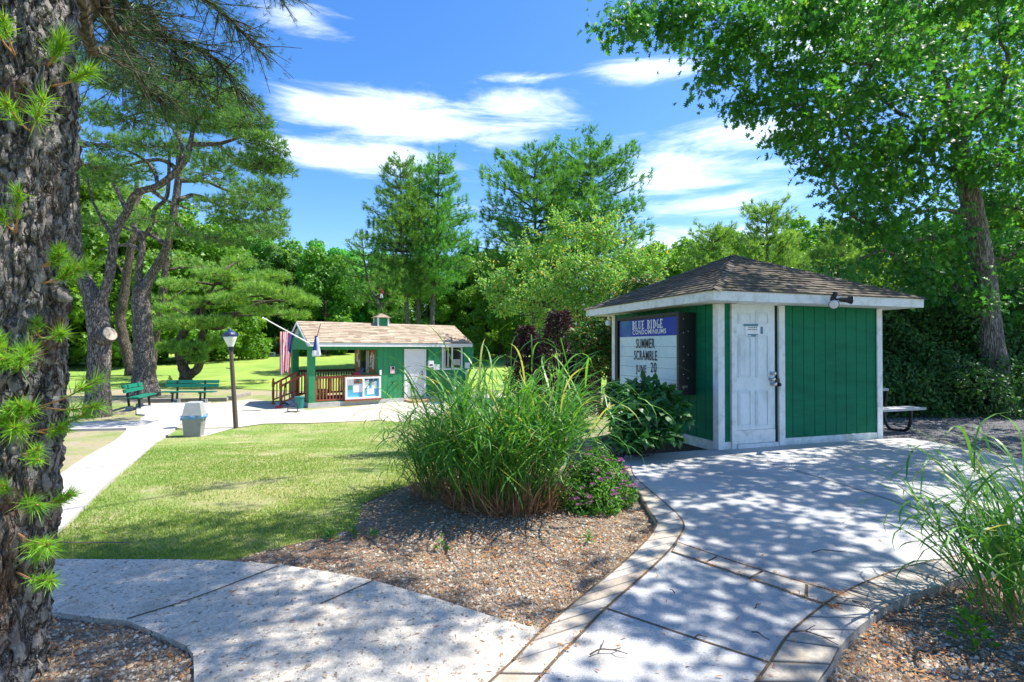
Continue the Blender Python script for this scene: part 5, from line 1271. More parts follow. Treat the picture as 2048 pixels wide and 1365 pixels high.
# ------------------------------------------------ forked pine with the sawn limb
def forked_pine():
    D = 16.0; o = G(195, 834); D = o[1]; k = D / F
    T = thing('pine_tree', o - [0, 0, .1], 'thick forked pine with a pale sawn off limb, beside the left path', 'tree')
    g = Geo()
    limb(g, [o - [0, 0, .15]] + pxpath([(196, 815), (197, 770), (199, 720), (200, 665), (192, 615), (176, 575), (158, 540)], D), [25 * k, 24 * k, 20 * k, 19.5 * k, 20 * k, 20 * k, 14 * k, 12.5 * k], 18, .035)
    limb(g, pxpath([(163, 552), (152, 500), (150, 440), (148, 380), (146, 300), (138, 200), (125, 100)], D), [13 * k, 11 * k, 10 * k, 9.5 * k, 8 * k, 6 * k, 4 * k], 12, .03)
    rl = limb(g, pxpath([(196, 622), (207, 590), (218, 556), (224, 515), (228, 480), (238, 448), (254, 425), (264, 398), (280, 384), (318, 371), (350, 345), (374, 315), (381, 291), (400, 289), (436, 288), (470, 278), (498, 266)], D), [15 * k, 9.5 * k, 8.5 * k, 8.2 * k, 8 * k, 7.6 * k, 7.2 * k, 6.8 * k, 6.5 * k, 6.4 * k, 6.2 * k, 6 * k, 5.2 * k, 4.6 * k, 4 * k, 3 * k, 1.6 * k], 12, .03)
    a = Wp(204, 676, D - .05); d = nrm(np.array([.86, -.46, .12])); c = Wp(220, 668, D - .13)
    g.tube([a, (a + c) / 2, c], [20 * k, 17 * k, 15 * k], 16); 
    for p in ([(165, 560), (140, 545), (110, 520)], [(228, 480), (205, 440), (185, 400), (170, 330)], [(318, 371), (300, 330), (250, 300), (190, 290)], [(350, 345), (365, 300), (340, 250), (300, 225), (230, 240)], [(381, 291), (390, 250), (420, 220), (470, 210)], [(436, 288), (470, 320), (520, 340)], [(300, 378), (330, 400), (380, 420)]):
        limb(g, pxpath([(q[0], q[1], .3 * i) for i, q in enumerate(p)], D), [4.5 * k, 3 * k, 1.5 * k], 6, .1)
    tr = g.build('trunk', M_bark, T, smooth=True)
    g = Geo(); n_ = nrm(c - a); g.lathe(c + n_ * .002, [(14 * k, 0), (13 * k, .012), (.001, .014)], 20, n_); g.build('cut_face', M_cut, tr)
    gw, gn = Geo(), Geo()
    for px, py, rx, ry, n in ((200, 290, 80, 28, 130), (260, 240, 80, 28, 150), (330, 215, 70, 26, 150), (410, 195, 70, 26, 160), (470, 205, 60, 28, 150), (500, 250, 55, 26, 160), (530, 290, 45, 24, 130), (450, 250, 60, 26, 140), (385, 245, 60, 24, 110), (555, 335, 36, 22, 90), (520, 330, 46, 20, 110), (180, 330, 50, 20, 80), (540, 378, 34, 20, 80), (480, 320, 40, 18, 70), (290, 290, 60, 18, 70), (170, 220, 60, 30, 120), (250, 170, 80, 30, 150), (350, 150, 80, 30, 150), (430, 150, 60, 28, 120), (160, 130, 60, 40, 120), (500, 385, 40, 18, 70), (545, 420, 26, 16, 50), (220, 350, 50, 18, 60), (420, 330, 40, 16, 60)):
        dp = D + random.uniform(-1.2, 1.5); pad(gw, gn, Wp(px, py, dp), (rx * k, .9, ry * k * .75), int(n * 1.5), 15, .19, .017, .7, .3, .012)
    gw.build('twig', M_barkd, T); gn.build('crown', M_needle, T)
forked_pine()

def multi_pine():
    o = G(288, 792); D = o[1]; k = D / F
    T = thing('pine_tree', o - [0, 0, .1], 'tall dark pine with two twisting stems rising behind the end on bench', 'tree')
    g = Geo()
    limb(g, [o - [0, 0, .2]] + pxpath([(288, 770), (289, 740), (287, 690), (284, 640), (283, 600), (284, 572)], D), [32 * k, 24 * k, 18.5 * k, 17.5 * k, 17 * k, 16.5 * k, 15 * k], 18, .03)
    limb(g, pxpath([(281, 580), (277, 545), (284, 500), (282, 477), (268, 454), (256, 430), (247, 409), (234, 380), (215, 345)], D), [9 * k, 7 * k, 6 * k, 5.5 * k, 5.2 * k, 5 * k, 4.4 * k, 4 * k, 2.5 * k], 10, .03)
    limb(g, pxpath([(284, 480), (303, 450), (309, 420), (332, 398), (337, 365), (338, 330), (340, 290)], D), [4.5 * k, 4.4 * k, 4 * k, 3.8 * k, 3.6 * k, 3 * k, 2 * k], 10, .03)
    limb(g, pxpath([(287, 585), (297, 562), (318, 525), (335, 492), (345, 440), (353, 390), (357, 354), (359, 300), (356, 254), (350, 200)], D), [12 * k, 9 * k, 8 * k, 7.6 * k, 7.2 * k, 6.8 * k, 6.4 * k, 5.6 * k, 4.4 * k, 2.5 * k], 12, .03)
    for p in ([(357, 400), (390, 391), (422, 403), (454, 422), (490, 440), (520, 460)], [(358, 362), (408, 362), (450, 380), (500, 400)], [(345, 440), (380, 470), (420, 480), (470, 490)], [(357, 340), (320, 320), (260, 330), (200, 350)], [(284, 500), (250, 490), (200, 500)], [(335, 492), (300, 470), (260, 460), (210, 440)]):
        limb(g, pxpath([(q[0], q[1], .4 * i) for i, q in enumerate(p)], D), [5 * k, 3.5 * k, 1.5 * k], 7, .1)
    g.build('trunk', M_bark, T, smooth=True)
    gw, gn = Geo(), Geo()
    for px, py, rx, ry, n in ((480, 440, 60, 22, 120), (530, 465, 40, 18, 80), (440, 410, 60, 20, 100), (500, 400, 60, 20, 110), (545, 450, 30, 26, 70), (420, 350, 60, 22, 90), (250, 340, 70, 22, 90), (200, 360, 60, 24, 80), (330, 290, 70, 24, 90), (390, 300, 60, 22, 90), (300, 440, 50, 16, 50), (200, 450, 50, 20, 60), (450, 480, 60, 18, 70), (380, 470, 50, 16, 50), (340, 180, 70, 30, 100), (400, 240, 60, 24, 80)):
        pad(gw, gn, Wp(px, py, D + random.uniform(-1.5, 1.5)), (rx * k, 1.2, ry * k * .75), int(n * 1.5), 15, .25, .023, .7, .25, .015)
    gw.build('twig', M_barkd, T); gn.build('crown', M_needle, T)
multi_pine()
def slim_pine(base, path, r, label, pads, mat=M_needle_soft, dep=None, bark=M_barkd):
    o = G(*base); D = o[1]; k = D / F; T = thing('pine_tree', o - [0, 0, .1], label, 'tree'); g = Geo()
    for i, (p, rr) in enumerate(zip(path, r)): limb(g, ([o - [0, 0, .15]] if i == 0 else []) + pxpath(p, D), [q * k for q in rr], 10, .06)
    gw, gn = Geo(), Geo()
    for px, py, rx, ry, n in pads:
        dz = random.uniform(-2.2, 2.2); c = Wp(px, py + random.uniform(-4, 4), D + dz); pad(gw, gn, c, (rx * k * .95, rx * k * .8, ry * k * .62), int(n * 1.25), 15, .32, .03, .8, .2, .02, .6)
        P = path[0]; j = min(range(len(P)), key=lambda q: abs(P[q][1] - py - 15)); a = Wp(P[j][0], P[j][1], D); limb(g, [a, (a + c) / 2 + UPV * .1, c], [3 * k, 2 * k, 1 * k], 5, .1)
    g.build('trunk', bark, T, smooth=True); gw.build('twig', M_barkd, T); gn.build('crown', mat, T)
slim_pine((262, 752), [[(262, 735), (253, 700), (243, 660), (241, 630), (247, 600), (252, 560), (263, 490), (270, 420), (275, 340)]], [[12, 11, 10, 9, 9, 9, 8, 7, 5, 3]], 'slim dark pine curving up behind the tall twisting pine', [(230, 520, 60, 18, 40), (300, 470, 60, 20, 50), (240, 420, 60, 22, 60), (290, 380, 60, 22, 60), (250, 330, 60, 24, 60)])
slim_pine((296, 758), [[(300, 735), (305, 700), (312, 660), (324, 610), (330, 540), (336, 480)]], [[12, 11, 9, 8, 6, 4]], 'leaning pine stem growing to the right behind the tall twisting pine', [(340, 600, 60, 18, 50), (370, 640, 50, 20, 60), (390, 575, 60, 20, 70), (350, 520, 60, 20, 60), (420, 540, 60, 20, 60)])
slim_pine((372, 768), [[(370, 748), (362, 720), (356, 690), (372, 660), (385, 640), (402, 610), (430, 570), (450, 540)], [(374, 752), (392, 742), (401, 720), (402, 690), (412, 655), (440, 655), (480, 625), (520, 608), (560, 600)], [(412, 655), (405, 620), (430, 585), (470, 575)]], [[14, 11, 9, 8, 7, 6, 4, 2, 1], [9, 8, 8, 7, 6, 6, 5, 4, 2], [5, 4, 3, 1]], 'low spreading pine with two curved stems and pale drooping needles behind the wide bench',
          [(345, 690, 34, 16, 90), (385, 700, 34, 20, 110), (425, 680, 32, 18, 100), (330, 655, 36, 16, 90), (380, 650, 44, 18, 130), (430, 640, 40, 16, 110), (340, 615, 40, 16, 90), (400, 605, 46, 17, 120), (460, 600, 44, 17, 110), (520, 580, 46, 18, 120), (570, 590, 40, 18, 110), (610, 600, 34, 18, 90), (480, 560, 50, 17, 110), (540, 550, 44, 17, 100), (430, 545, 44, 16, 90), (590, 630, 34, 16, 70), (520, 625, 40, 13, 70), (360, 570, 40, 15, 70), (480, 525, 40, 16, 70), (395, 715, 20, 12, 40)])

# ------------------------------------------------ far pines (variants, then copies)
def pine_variant(name, H, bare, rad, nwh, per, shape, nn=11, nl=.3, nw=.028, lean=0.0, stems=1, mat=M_needle_far, rb=.2, tuft=46, flat=.35):
    T = thing(name, (0, 0, -40), 'x', 'tree'); z0 = WL[T]
    g, gw, gn = Geo(), Geo(), Geo()
    tr = curve([(0, 0, -40.4), (lean * .2, 0, -40 + H * .3), (lean * .8, .2, -40 + H * .65), (lean, .3, -40 + H)], 24); g.tube(tr, np.linspace(rb * 1.25, .03, 25), 9)
    for w in range(nwh):
        f = bare + (1 - bare) * (w + random.uniform(-.2, .2)) / (nwh - .5); f = min(max(f, bare), .985); z = H * f; c = np.array([np.interp(-40 + z, tr[:, 2], tr[:, q]) for q in range(3)])
        L0 = rad * shape((f - bare) / (1 - bare)); a0 = random.uniform(0, 6.28)
        for b in range(per):
            a = a0 + 6.283 * b / per + random.uniform(-.4, .4); L = L0 * random.uniform(.55, 1.15); up = random.uniform(.05, .3) + .5 * ((f - bare) / (1 - bare)) ** 2
            d = np.array([math.cos(a), math.sin(a), 0]); P = curve([c, c + d * L * .5 + UPV * L * up * .35, c + d * L + UPV * L * up], 8)
            gw.tube(P, np.linspace(.05 * L / 3 + .012, .01, 9), 4, cap=False)
            n = max(6, int(tuft * (L / rad) * random.uniform(.7, 1.2))); t = .25 + .75 * rng.random(n) ** .75; idx = (t * 8).astype(int).clip(0, 8)
            wid = .16 * L + .18; side = np.array([-d[1], d[0], 0])
            pos = P[idx] + side * (rng.normal(size=(n, 1)) * wid * (.4 + .7 * (1 - t[:, None]))) + UPV * (rng.normal(size=(n, 1)) * wid * flat + .05); D = nrm(d * .7 + UPV * .75 + rng.normal(size=(n, 3)) * .4)
            needles(gn, pos, D, nn, nl, nw, .6)
    g.build('trunk', M_bark, T, smooth=True); gw.build('limb', M_barkd, T); gn.build('crown', mat, T)
    return T
round_ = lambda t: (.35 + .65 * math.sin(min(1, t * 1.25 + .12) * math.pi * .85)) * (1 - .55 * t ** 2.5)
cone_ = lambda t: (1.0 - .78 * t) * (.75 + .25 * math.sin(t * 9))
V_pa = pine_variant('pine_tree', 15.5, .36, 3.9, 13, 6, round_, lean=.6, tuft=76, nl=.34, nw=.03, nn=13)
V_pb = pine_variant('pine_tree', 17.5, .2, 6.0, 15, 6, lambda t: (.6 + .4 * math.sin(t * 2.6)) * (1 - .6 * t ** 3), tuft=130, nl=.4, nw=.036, nn=13, flat=.38)
V_pc = pine_variant('pine_tree', 10.5, .1, 4.6, 15, 7, round_, tuft=90, nn=13, nl=.34, mat=M_needle_soft)
V_pd = pine_variant('pine_tree', 11.5, .42, 3.2, 9, 5, round_, lean=-3.2, tuft=46)
used = set()
def place(V, px, dist, top, label, Href, group=None, rz=None, wide=1.0):
    p = Wp(px, 700, dist); z = float(Hh(p[0], p[1])); H = Wp(px, top, dist)[2] - z; sc = H / Href; rz = random.uniform(0, 6.28) if rz is None else rz
    o = V if V not in used else copy_tree(V, (0, 0, 0)); used.add(V)
    o.location = (p[0], p[1], z); o.rotation_euler = (0, 0, rz); o.scale = (sc * wide, sc * wide, sc); o['label'] = label
    if group: o['group'] = group
    return o
place(V_pa, 862, 39, 316, 'tall pine with bare lower trunk above the right part of the hut roof', 15.5, rz=.4)
place(V_pa, 815, 38, 326, 'tall airy pine standing middle of the group just behind the hut cupola', 15.5, rz=2.4)
place(V_pa, 838, 42, 345, 'pine half hidden between the two taller pines behind the hut roof', 15.5, rz=4.4)
place(V_pd, 800, 36, 470, 'pine whose crooked trunk leans left behind the hut cupola', 11.5, rz=.15)
place(V_pb, 1075, 46, 318, 'big dense white pine rising left behind the pale orange tipped tree', 17.5, rz=1.0, wide=1.2)
place(V_pb, 1180, 48, 300, 'tallest dense white pine rising right behind the pale orange tipped tree', 17.5, rz=3.3, wide=1.1)
place(V_pc, 1540, 34, 416, 'broad soft green pine rising straight behind the shed roof peak', 10.5, rz=.2)
place(V_pc, 1430, 38, 462, 'soft green pine behind the left slope of the shed roof', 10.5, rz=2.2)
place(V_pc, 1670, 33, 450, 'soft green pine behind the right slope of the shed roof', 10.5, rz=4.1)

# ------------------------------------------------ far deciduous trees
def decid_variant(name, H, rad, nb, nl, ls, mat, tmpl=T_SPR, bark=M_barkd, base=.2, flatb=.8):
    T = thing(name, (0, 0, -40), 'x', 'tree'); g, gl = Geo(), Geo()
    tr = curve([(0, 0, -40.3), (.1, 0, -40 + H * .3), (-.1, .1, -40 + H * .6), (0, 0, -40 + H * .85)], 12); g.tube(tr, np.linspace(.26, .05, 13), 8)
    C = []; R = []
    for i in range(nb):
        f = base + (1 - base) * (i + .5) / nb; t = (f - base) / (1 - base); prof = rad * (.45 + .55 * math.sin(min(1, t * 1.05 + .1) * math.pi)) if t < .8 else rad * .62 * (1.25 - t) / .45
        a = i * 2.4 + random.uniform(-.5, .5); q = prof * random.uniform(.45, .95); C.append((q * math.cos(a), q * math.sin(a), -40 + H * f - H * .05)); R.append(random.uniform(.24, .4) * rad * (1 - .25 * t))
    C = np.array(C); R = np.array(R)
    for c in C[::2]: z = c[2] - random.uniform(.5, 1.8); b = np.array([np.interp(z, tr[:, 2], tr[:, k]) for k in range(3)]); g.tube(curve([b, (b + c) / 2 + UPV * .2, c], 6), np.linspace(.09, .02, 7), 5, cap=False)
    w = R ** 2; idx = rng.choice(len(C), nl, p=w / w.sum()); d = rdir(nl); d[:, 2] = d[:, 2] * .9 + .12
    bump_ = 1 + .18 * np.sin(d[:, 0] * 7 + idx) * np.sin(d[:, 1] * 6 + idx * 2) * np.cos(d[:, 2] * 6)
    P = C[idx] + d * (R[idx] * (.62 + .42 * rng.random(nl)) * bump_)[:, None] * [1, 1, flatb]
    Nn = nrm(d * .7 + UPV * .55 + rng.normal(size=(nl, 3)) * .45); D = nrm(np.cross(Nn, rdir(nl)) - UPV * .3)
    r = np.clip(rng.random(nl) * .6 + (np.sin(idx * 12.9) * .5 + .5) * .35, 0, 1)
    gl.leaves(P, D, Nn, ls * (.7 + .6 * rng.random(nl)), tmpl, .3, r)
    g.build('trunk', bark, T, smooth=True); gl.build('crown', mat, T); return T
V_d = [decid_variant('deciduous_tree', 13, 4.6, 26, 9500, .42, M_leaf_far), decid_variant('deciduous_tree', 13, 4.0, 24, 9000, .4, M_leaf_far, base=.12), decid_variant('deciduous_tree', 13, 5.2, 30, 10500, .42, M_leaf_far, base=.1)]
V_b = [decid_variant('deciduous_tree', 12, 4.4, 26, 10000, .36, M_leaf_bright, base=.08), decid_variant('deciduous_tree', 12, 4.8, 28, 10000, .36, M_leaf_bright, base=.1)]
LBL = 'dense green deciduous tree in the far line of trees beyond the fairway'; GRP = 'trees of the far treeline'
line = [(-60, 62, 380), (40, 58, 400), (130, 64, 420), (330, 66, 440), (430, 60, 455), (470, 66, 450), (510, 64, 466), (560, 58, 486), (610, 64, 482), (660, 60, 492), (700, 66, 500), (745, 62, 508), (790, 64, 512), (900, 62, 508), (945, 60, 500), (990, 64, 508), (1035, 60, 500), (1080, 64, 500), (1270, 60, 498), (1330, 62, 505), (1385, 58, 492), (1480, 60, 470), (1590, 58, 470), (1700, 56, 470), (1800, 52, 440), (1900, 50, 420), (2010, 48, 400), (2130, 50, 380), (-180, 64, 380), (2260, 52, 400), (230, 70, 440)]
for i, (px, d, tp) in enumerate(line): place(V_d[i % 3], px, d, tp + random.randint(-10, 8), LBL, 13, GRP)
for i, (px, d, tp, lab) in enumerate(((190, 40, 330, 'bright yellow green tree seen through the fork of the sawn pine'), (330, 44, 400, 'bright yellow green tree behind the tall twisting pine'), (70, 38, 300, 'bright green tree just right of the huge foreground trunk, far behind'), (420, 46, 430, 'bright green tree above the low spreading pine'),
                                     (650, 54, 500, 'bright green tree left of the pines behind the hut'), (1000, 50, 520, 'rounded mid green tree behind the right end of the hut'), (1760, 24, 500, 'bright green tree behind the hedge at the right of the shed'), (1870, 22, 470, 'bright green tree behind the hedge, left of the oak trunk'), (2030, 20, 380, 'bright green tree behind the hedge, right of the oak trunk'), (855, 57, 520, 'fresh green tree seen between the bare trunks behind the hut cupola'), (960, 56, 500, 'fresh green tree above the right end of the hut roof'), (900, 55, 580, 'small bright green tree at the far lawn edge behind the hut'), (1600, 40, 500, 'bright leafy tree between the soft pines behind the shed'), (1390, 42, 478, 'bright leafy tree left of the soft pines behind the shed'), (1480, 44, 455, 'rounded bright tree crown just left of the shed roof peak, behind the pines'), (1325, 46, 488, 'bright leafy tree between the orange tipped tree and the shed roof'), (1700, 38, 462, 'rounded bright tree crown above the right slope of the shed roof'), (1600, 47, 440, 'tallest bright leafy crown behind the shed, right of its roof peak'))):
    place(V_b[i % 2], px, d, tp, lab, 12)
def undergrowth():
    g = Geo(); n = 46000; x = rng.uniform(-75, 75, n); y = 62 + rng.random(n) * 7 + np.abs(x) * -.05; z = Hh(x, y) + rng.random(n) ** 1.3 * (4.8 + 1.8 * np.sin(x * .7) + 1.0 * np.sin(x * 1.9))
    Nn = nrm(rng.normal(size=(n, 3)) * .6 + [0, -.5, .6]); D = nrm(np.cross(Nn, rdir(n))); g.leaves(np.c_[x, y, z], D, Nn, .5 + .4 * rng.random(n), T_SPR, .3)
    tag(g.build('undergrowth', M_leaf_far), kind='stuff')
undergrowth()

# ------------------------------------------------ pale tree with orange tips, bush, purple shrubs
def blob_leaves(gl, gw, C, R, n, ls, tmpl, root=None, up=.55, sc=(1, 1, .8), inner=.5, fold=.3, width=1.0):
    C = np.asarray(C, float); R = np.asarray(R, float); w = R ** 2; idx = rng.choice(len(C), n, p=w / w.sum()); d = rdir(n)
    P = C[idx] + d * (R[idx] * (inner + (1.08 - inner) * rng.random(n) ** .7))[:, None] * sc
    Nn = nrm(d * .6 + UPV * up + rng.normal(size=(n, 3)) * .5); D = nrm(np.cross(Nn, rdir(n)) + d * .5 - UPV * .15)
    gl.leaves(P, D, Nn, ls * (.65 + .6 * rng.random(n)), tmpl, fold, None, 0, width)
    if gw is not None and root is not None:
        for c in C: limb(gw, [root, (root + c) / 2 + rng.normal(size=3) * .12, c], [.045, .03, .012], 5, .1)
def tip_tree():
    o = np.array([2.9, 21.5, 0]); o[2] = Hh(o[0], o[1]); T = thing('ornamental_tree', o, 'pale green tree with orange leaf tips between the hut and the shed', 'tree'); gw, gl = Geo(), Geo()
    C = []; R = []
    for px, py, r, dz in ((1010, 560, 34, 0), (1060, 520, 40, .4), (1110, 490, 40, .8), (1165, 470, 36, .5), (1215, 480, 36, 0), (1260, 520, 36, .3), (1300, 560, 30, 0), (1040, 600, 38, -.5), (1090, 570, 46, -1), (1150, 545, 50, -1.2), (1210, 550, 46, -1), (1255, 590, 40, -.5), (1140, 610, 44, -.8), (1080, 640, 36, .2), (1190, 610, 40, -.6), (1010, 620, 24, .5), (1230, 640, 34, .4), (985, 590, 22, .3), (1310, 530, 22, .5), (1130, 455, 20, .5), (1200, 450, 18, .5)):
        C.append(Wp(px, py, o[1] + dz)); R.append(r * o[1] / F * .82)
    stems = [[(1165, 800), (1168, 740), (1172, 690), (1180, 640), (1195, 590)], [(1165, 800), (1150, 740), (1140, 680), (1120, 620), (1095, 570)], [(1170, 800), (1185, 720), (1205, 650), (1235, 600)], [(1080, 770), (1072, 700), (1066, 640), (1060, 580)], [(1168, 800), (1160, 700), (1155, 600), (1160, 520)]]
    for s in stems: limb(gw, [Wp(q[0], q[1], o[1]) for q in s], [.1, .08, .06, .03], 7, .08)
    blob_leaves(gl, gw, C, R, 9500, .14, T_OV, root=Wp(1165, 640, o[1]), inner=.3)
    for _ in range(190):     # loose sprays standing out of the crown
        k = random.randrange(len(C)); d = nrm(rng.normal(size=3) * [1, 1, .5] + UPV * .75); a = C[k] + d * R[k] * .5; L = random.uniform(.5, 1.25); e = a + d * L; m = 40; t = rng.random(m)
        gw.tube([a, (a + e) / 2 + UPV * .04, e], [.012, .008, .003], 4, cap=False)
        P = a + d * L * t[:, None] + rng.normal(size=(m, 3)) * .07; gl.leaves(P, nrm(d + rng.normal(size=(m, 3)) * .7), nrm(UPV + rng.normal(size=(m, 3)) * .5), .14 * (.6 + .6 * rng.random(m)), T_OV, .3)
    gw.build('trunk', M_bark, T); gl.build('crown', M_leaf_tip, T)
tip_tree()
def tip_bush():
    o = np.array([2.15, 13.2, 0]); o[2] = Hh(o[0], o[1]); T = thing('bush', o, 'dark green bush with orange new leaves behind the left end of the shed', 'bush'); gw, gl = Geo(), Geo()
    C = []; R = []
    for px, py, r in ((1170, 680, 28), (1200, 650, 32), (1235, 610, 34), (1270, 575, 28), (1225, 690, 36), (1185, 720, 30), (1215, 735, 30), (1250, 660, 40), (1150, 670, 16), (1290, 570, 24), (1165, 705, 20)):
        C.append(Wp(px, py, o[1] + random.uniform(-.3, .5))); R.append(r * o[1] / F)
    blob_leaves(gl, gw, C, R, 7000, .1, T_OV, root=o + [.1, 0, .3])
    limb(gw, [Wp(1195, 790, o[1]), Wp(1197, 750, o[1]), Wp(1190, 700, o[1])], [.08, .07, .04], 7, .05); gw.build('trunk', M_barkd, T); gl.build('foliage', M_leaf_bush, T)
tip_bush()
def purple(px, top, wpx, dist, label, seed):
    p = Wp(px, 700, dist); o = np.array([p[0], p[1], float(Hh(p[0], p[1]))]); H = Wp(px, top, dist)[2] - o[2]; r = wpx * dist / F / 2; T = thing('purple_shrub', o, label, 'shrub', 'dark purple leaved shrubs'); gl, gw = Geo(), Geo()
    n = 6500; t = rng.random(n) ** .8; a = rng.random(n) * 6.28; rr = r * (1 - .75 * t ** 2.2) * (.55 + .5 * rng.random(n)) * (1 + .15 * np.sin(a * 5 + t * 9))
    P = np.c_[o[0] + rr * np.cos(a), o[1] + rr * np.sin(a), o[2] + .2 + (H - .2) * t]; out = np.c_[np.cos(a), np.sin(a), 0 * a]
    D = nrm(out + UPV * rng.normal(.35, .5, (n, 1)) + rng.normal(size=(n, 3)) * .5); gl.leaves(P, D, nrm(UPV + out * .4 + rng.normal(size=(n, 3)) * .6), .13 * (.7 + .6 * rng.random(n)), T_LAN, .2)
    for k in range(26): a = k * 2.4; q = o + [r * .7 * math.cos(a), r * .7 * math.sin(a), H * random.uniform(.3, .95)]; gw.tube([o, (o + q) / 2 + [0, 0, .2], q], [.03, .02, .006], 5, cap=False)
    gw.build('stem', M_barkd, T); gl.build('foliage', M_purple, T)
purple(1052, 655, 80, 15.5, 'smaller dark purple shrub behind the tall grass, on the left', 1)
purple(1118, 625, 110, 15.0, 'largest dark purple shrub, tall and conical, behind the tall grass', 2)
purple(1160, 690, 70, 14.6, 'low dark purple shrub hugging the right side of the tall conical one', 3)

# ------------------------------------------------ the oak at the right
def oak():
    o = G(1992, 800); D = 11.55; o = np.array([*Wp(2000, 770, D)[:2], 0.0]); o[2] = Hh(o[0], o[1]); k = D / F
    T = thing('oak_tree', o, 'large lobed leaf oak with a tall trunk behind the hedge at the right', 'tree'); gw, gl = Geo(), Geo()
    tp = limb(gw, [o - [0, 0, .1]] + pxpath([(1990, 735), (1978, 660), (1968, 560), (1952, 460), (1938, 380), (1918, 290), (1895, 200), (1870, 130), (1840, 40), (1800, -120), (1760, -300)], D), [26 * k, 23 * k, 21 * k, 20 * k, 19 * k, 17 * k, 14 * k, 12 * k, 10 * k, 8 * k, 6 * k, 3 * k], 14, .03)
    blobs = [(1240, 40, 40, 9.5), (1290, 20, 50, 9.8), (1350, 50, 46, 9.8), (1430, 40, 70, 10), (1500, 90, 70, 10.2), (1440, 130, 40, 9.8), (1410, 170, 24, 9.6), (1560, 40, 80, 10.5), (1560, 160, 70, 10.2), (1500, 200, 40, 9.8), (1630, 110, 80, 10.6), (1640, 220, 70, 10.4), (1590, 260, 46, 10), (1700, 60, 90, 11), (1720, 170, 80, 10.8), (1710, 290, 64, 10.6), (1650, 330, 40, 10.2), (1780, 100, 90, 11.5), (1800, 230, 90, 11), (1780, 340, 70, 11), (1720, 380, 50, 10.6), (1860, 60, 90, 12), (1850, 330, 70, 11.4), (1800, 430, 60, 11.2), (1740, 450, 44, 10.8), (1880, 180, 80, 11.6), (1940, 80, 90, 12.5), (1960, 240, 80, 12.4), (2000, 330, 80, 12.6), (2030, 150, 90, 12.6), (2040, 420, 70, 12.5), (1870, 480, 64, 11.6), (1790, 520, 56, 11.2), (1720, 520, 30, 10.8), (1900, 560, 46, 11.6), (2020, 520, 70, 12), (1850, 570, 40, 11.4), (1930, 420, 50, 12.9), (1960, 330, 40, 11.2), (2080, 280, 90, 12.6), (2100, 60, 100, 12.6), (2120, 480, 80, 12.6), (1490, 30, 60, 9.6), (1380, 10, 44, 9.4), (1650, 20, 70, 9.8), (1680, 440, 30, 10.6), (1600, 210, 50, 9.4), (1690, 400, 30, 10.4), (1975, 610, 26, 10.8), (1985, 640, 40, 12.2), (2050, 620, 50, 12.2)]
    world = [(Wp(px, py, d), r * d / F) for px, py, r, d in blobs]
    # crown parts above the frame, over the patio
    for c, r in (((5.4, 4.9, 6.6), .75), ((6.7, 5.9, 6.8), .85), ((7.8, 4.8, 6.6), .7), ((7.9, 7.3, 7.0), .9), ((6.2, 8.0, 7.2), .8), ((9.2, 6.0, 6.8), .9), ((4.7, 6.6, 7.0), .6), ((9.4, 8.0, 7.0), .9), ((8.6, 9.2, 7.2), .9), ((6.6, 3.4, 6.7), .6), ((10.6, 6.8, 6.6), .9), ((6.0, 7.0, 6.4), .6), ((8.6, 8.0, 6.2), .6), ((7.0, 6.8, 7.4), .6), ((10.2, 7.8, 6.4), .7), ((7.2, 9.8, 7.6), .9), ((4.6, 8.6, 7.6), .7), ((9.8, 10.2, 6.4), .9), ((10.8, 9.0, 6.0), .9), ((5.8, 9.4, 8.0), .8), ((8.4, 3.9, 6.6), .6), ((11.2, 10.6, 5.4), .9), ((9.9, 5.0, 6.4), .6), ((4.5, 2.7, 7.0), .4), ((8.8, 11.0, 6.2), .8), ((8.0, 11.6, 5.6), .7)):
        world.append((np.array(c), r))
    for px, py, r in ((1345, 1180, .22), (1425, 1155, .2), (1290, 1240, .2), (1470, 1225, .25), (1225, 1270, .2), (1490, 1345, .28), (1590, 1262, .2), (1400, 1290, .12), (1650, 1225, .16), (1300, 985, .34), (1400, 985, .34), (1350, 1030, .3), (1420, 1070, .26), (1700, 945, .36), (1820, 960, .36), (1760, 1020, .34), (1560, 1110, .3), (1690, 1140, .3)):
        c = G(px, py); world.append((c + SUN * (random.uniform(6.0, 6.8) / SUN[2]), r))  # unseen leaf clumps added sunward of chosen patio spots to shade them
    tot = 0; keep = tp[tp[:, 2] > 2.2]; nodes = keep.copy(); depth = np.zeros(len(keep))
    world.sort(key=lambda w: np.linalg.norm(w[0] - np.array([*tp[-6][:2], 5.0])))
    for c, r in world:
        # limb from the nearest wood already grown
        dd = np.linalg.norm(nodes - c, axis=1) + .35 * depth + .5 * np.maximum(0, nodes[:, 2] - c[2]); q = int(np.argmin(dd)); b = nodes[q]; L = np.linalg.norm(c - b)
        m1 = b + (c - b) * .4 + UPV * .06 * L + rng.normal(size=3) * .05 * L; m2 = b + (c - b) * .75 + UPV * .04 * L + rng.normal(size=3) * .04 * L
        r0 = max(.012, .055 - .006 * depth[q]); P = limb(gw, [b, m1, m2, c], [r0, r0 * .8, r0 * .6, r0 * .4], 5, .1)
        nodes = np.r_[nodes, P[5::3]]; depth = np.r_[depth, depth[q] + L * np.linspace(.3, 1, len(P[5::3]))]
        nt = int(12 + 34 * r ** 1.6) if r > .32 else int(22 * r)
        d = rdir(nt); E = c + d * r * (.45 + .65 * rng.random((nt, 1))) * [1.05, 1.05, .85]
        for e in E[::2]: a = P[random.randint(len(P) - 5, len(P) - 1)]; gw.tube([a, (a + e) / 2 + UPV * .03, e], [.008, .006, .003], 3, cap=False)
        nl = 15; Pp = np.repeat(E, nl, 0) + rng.normal(size=(nt * nl, 3)) * [.16, .16, .12]; oo = np.repeat(d, nl, 0)
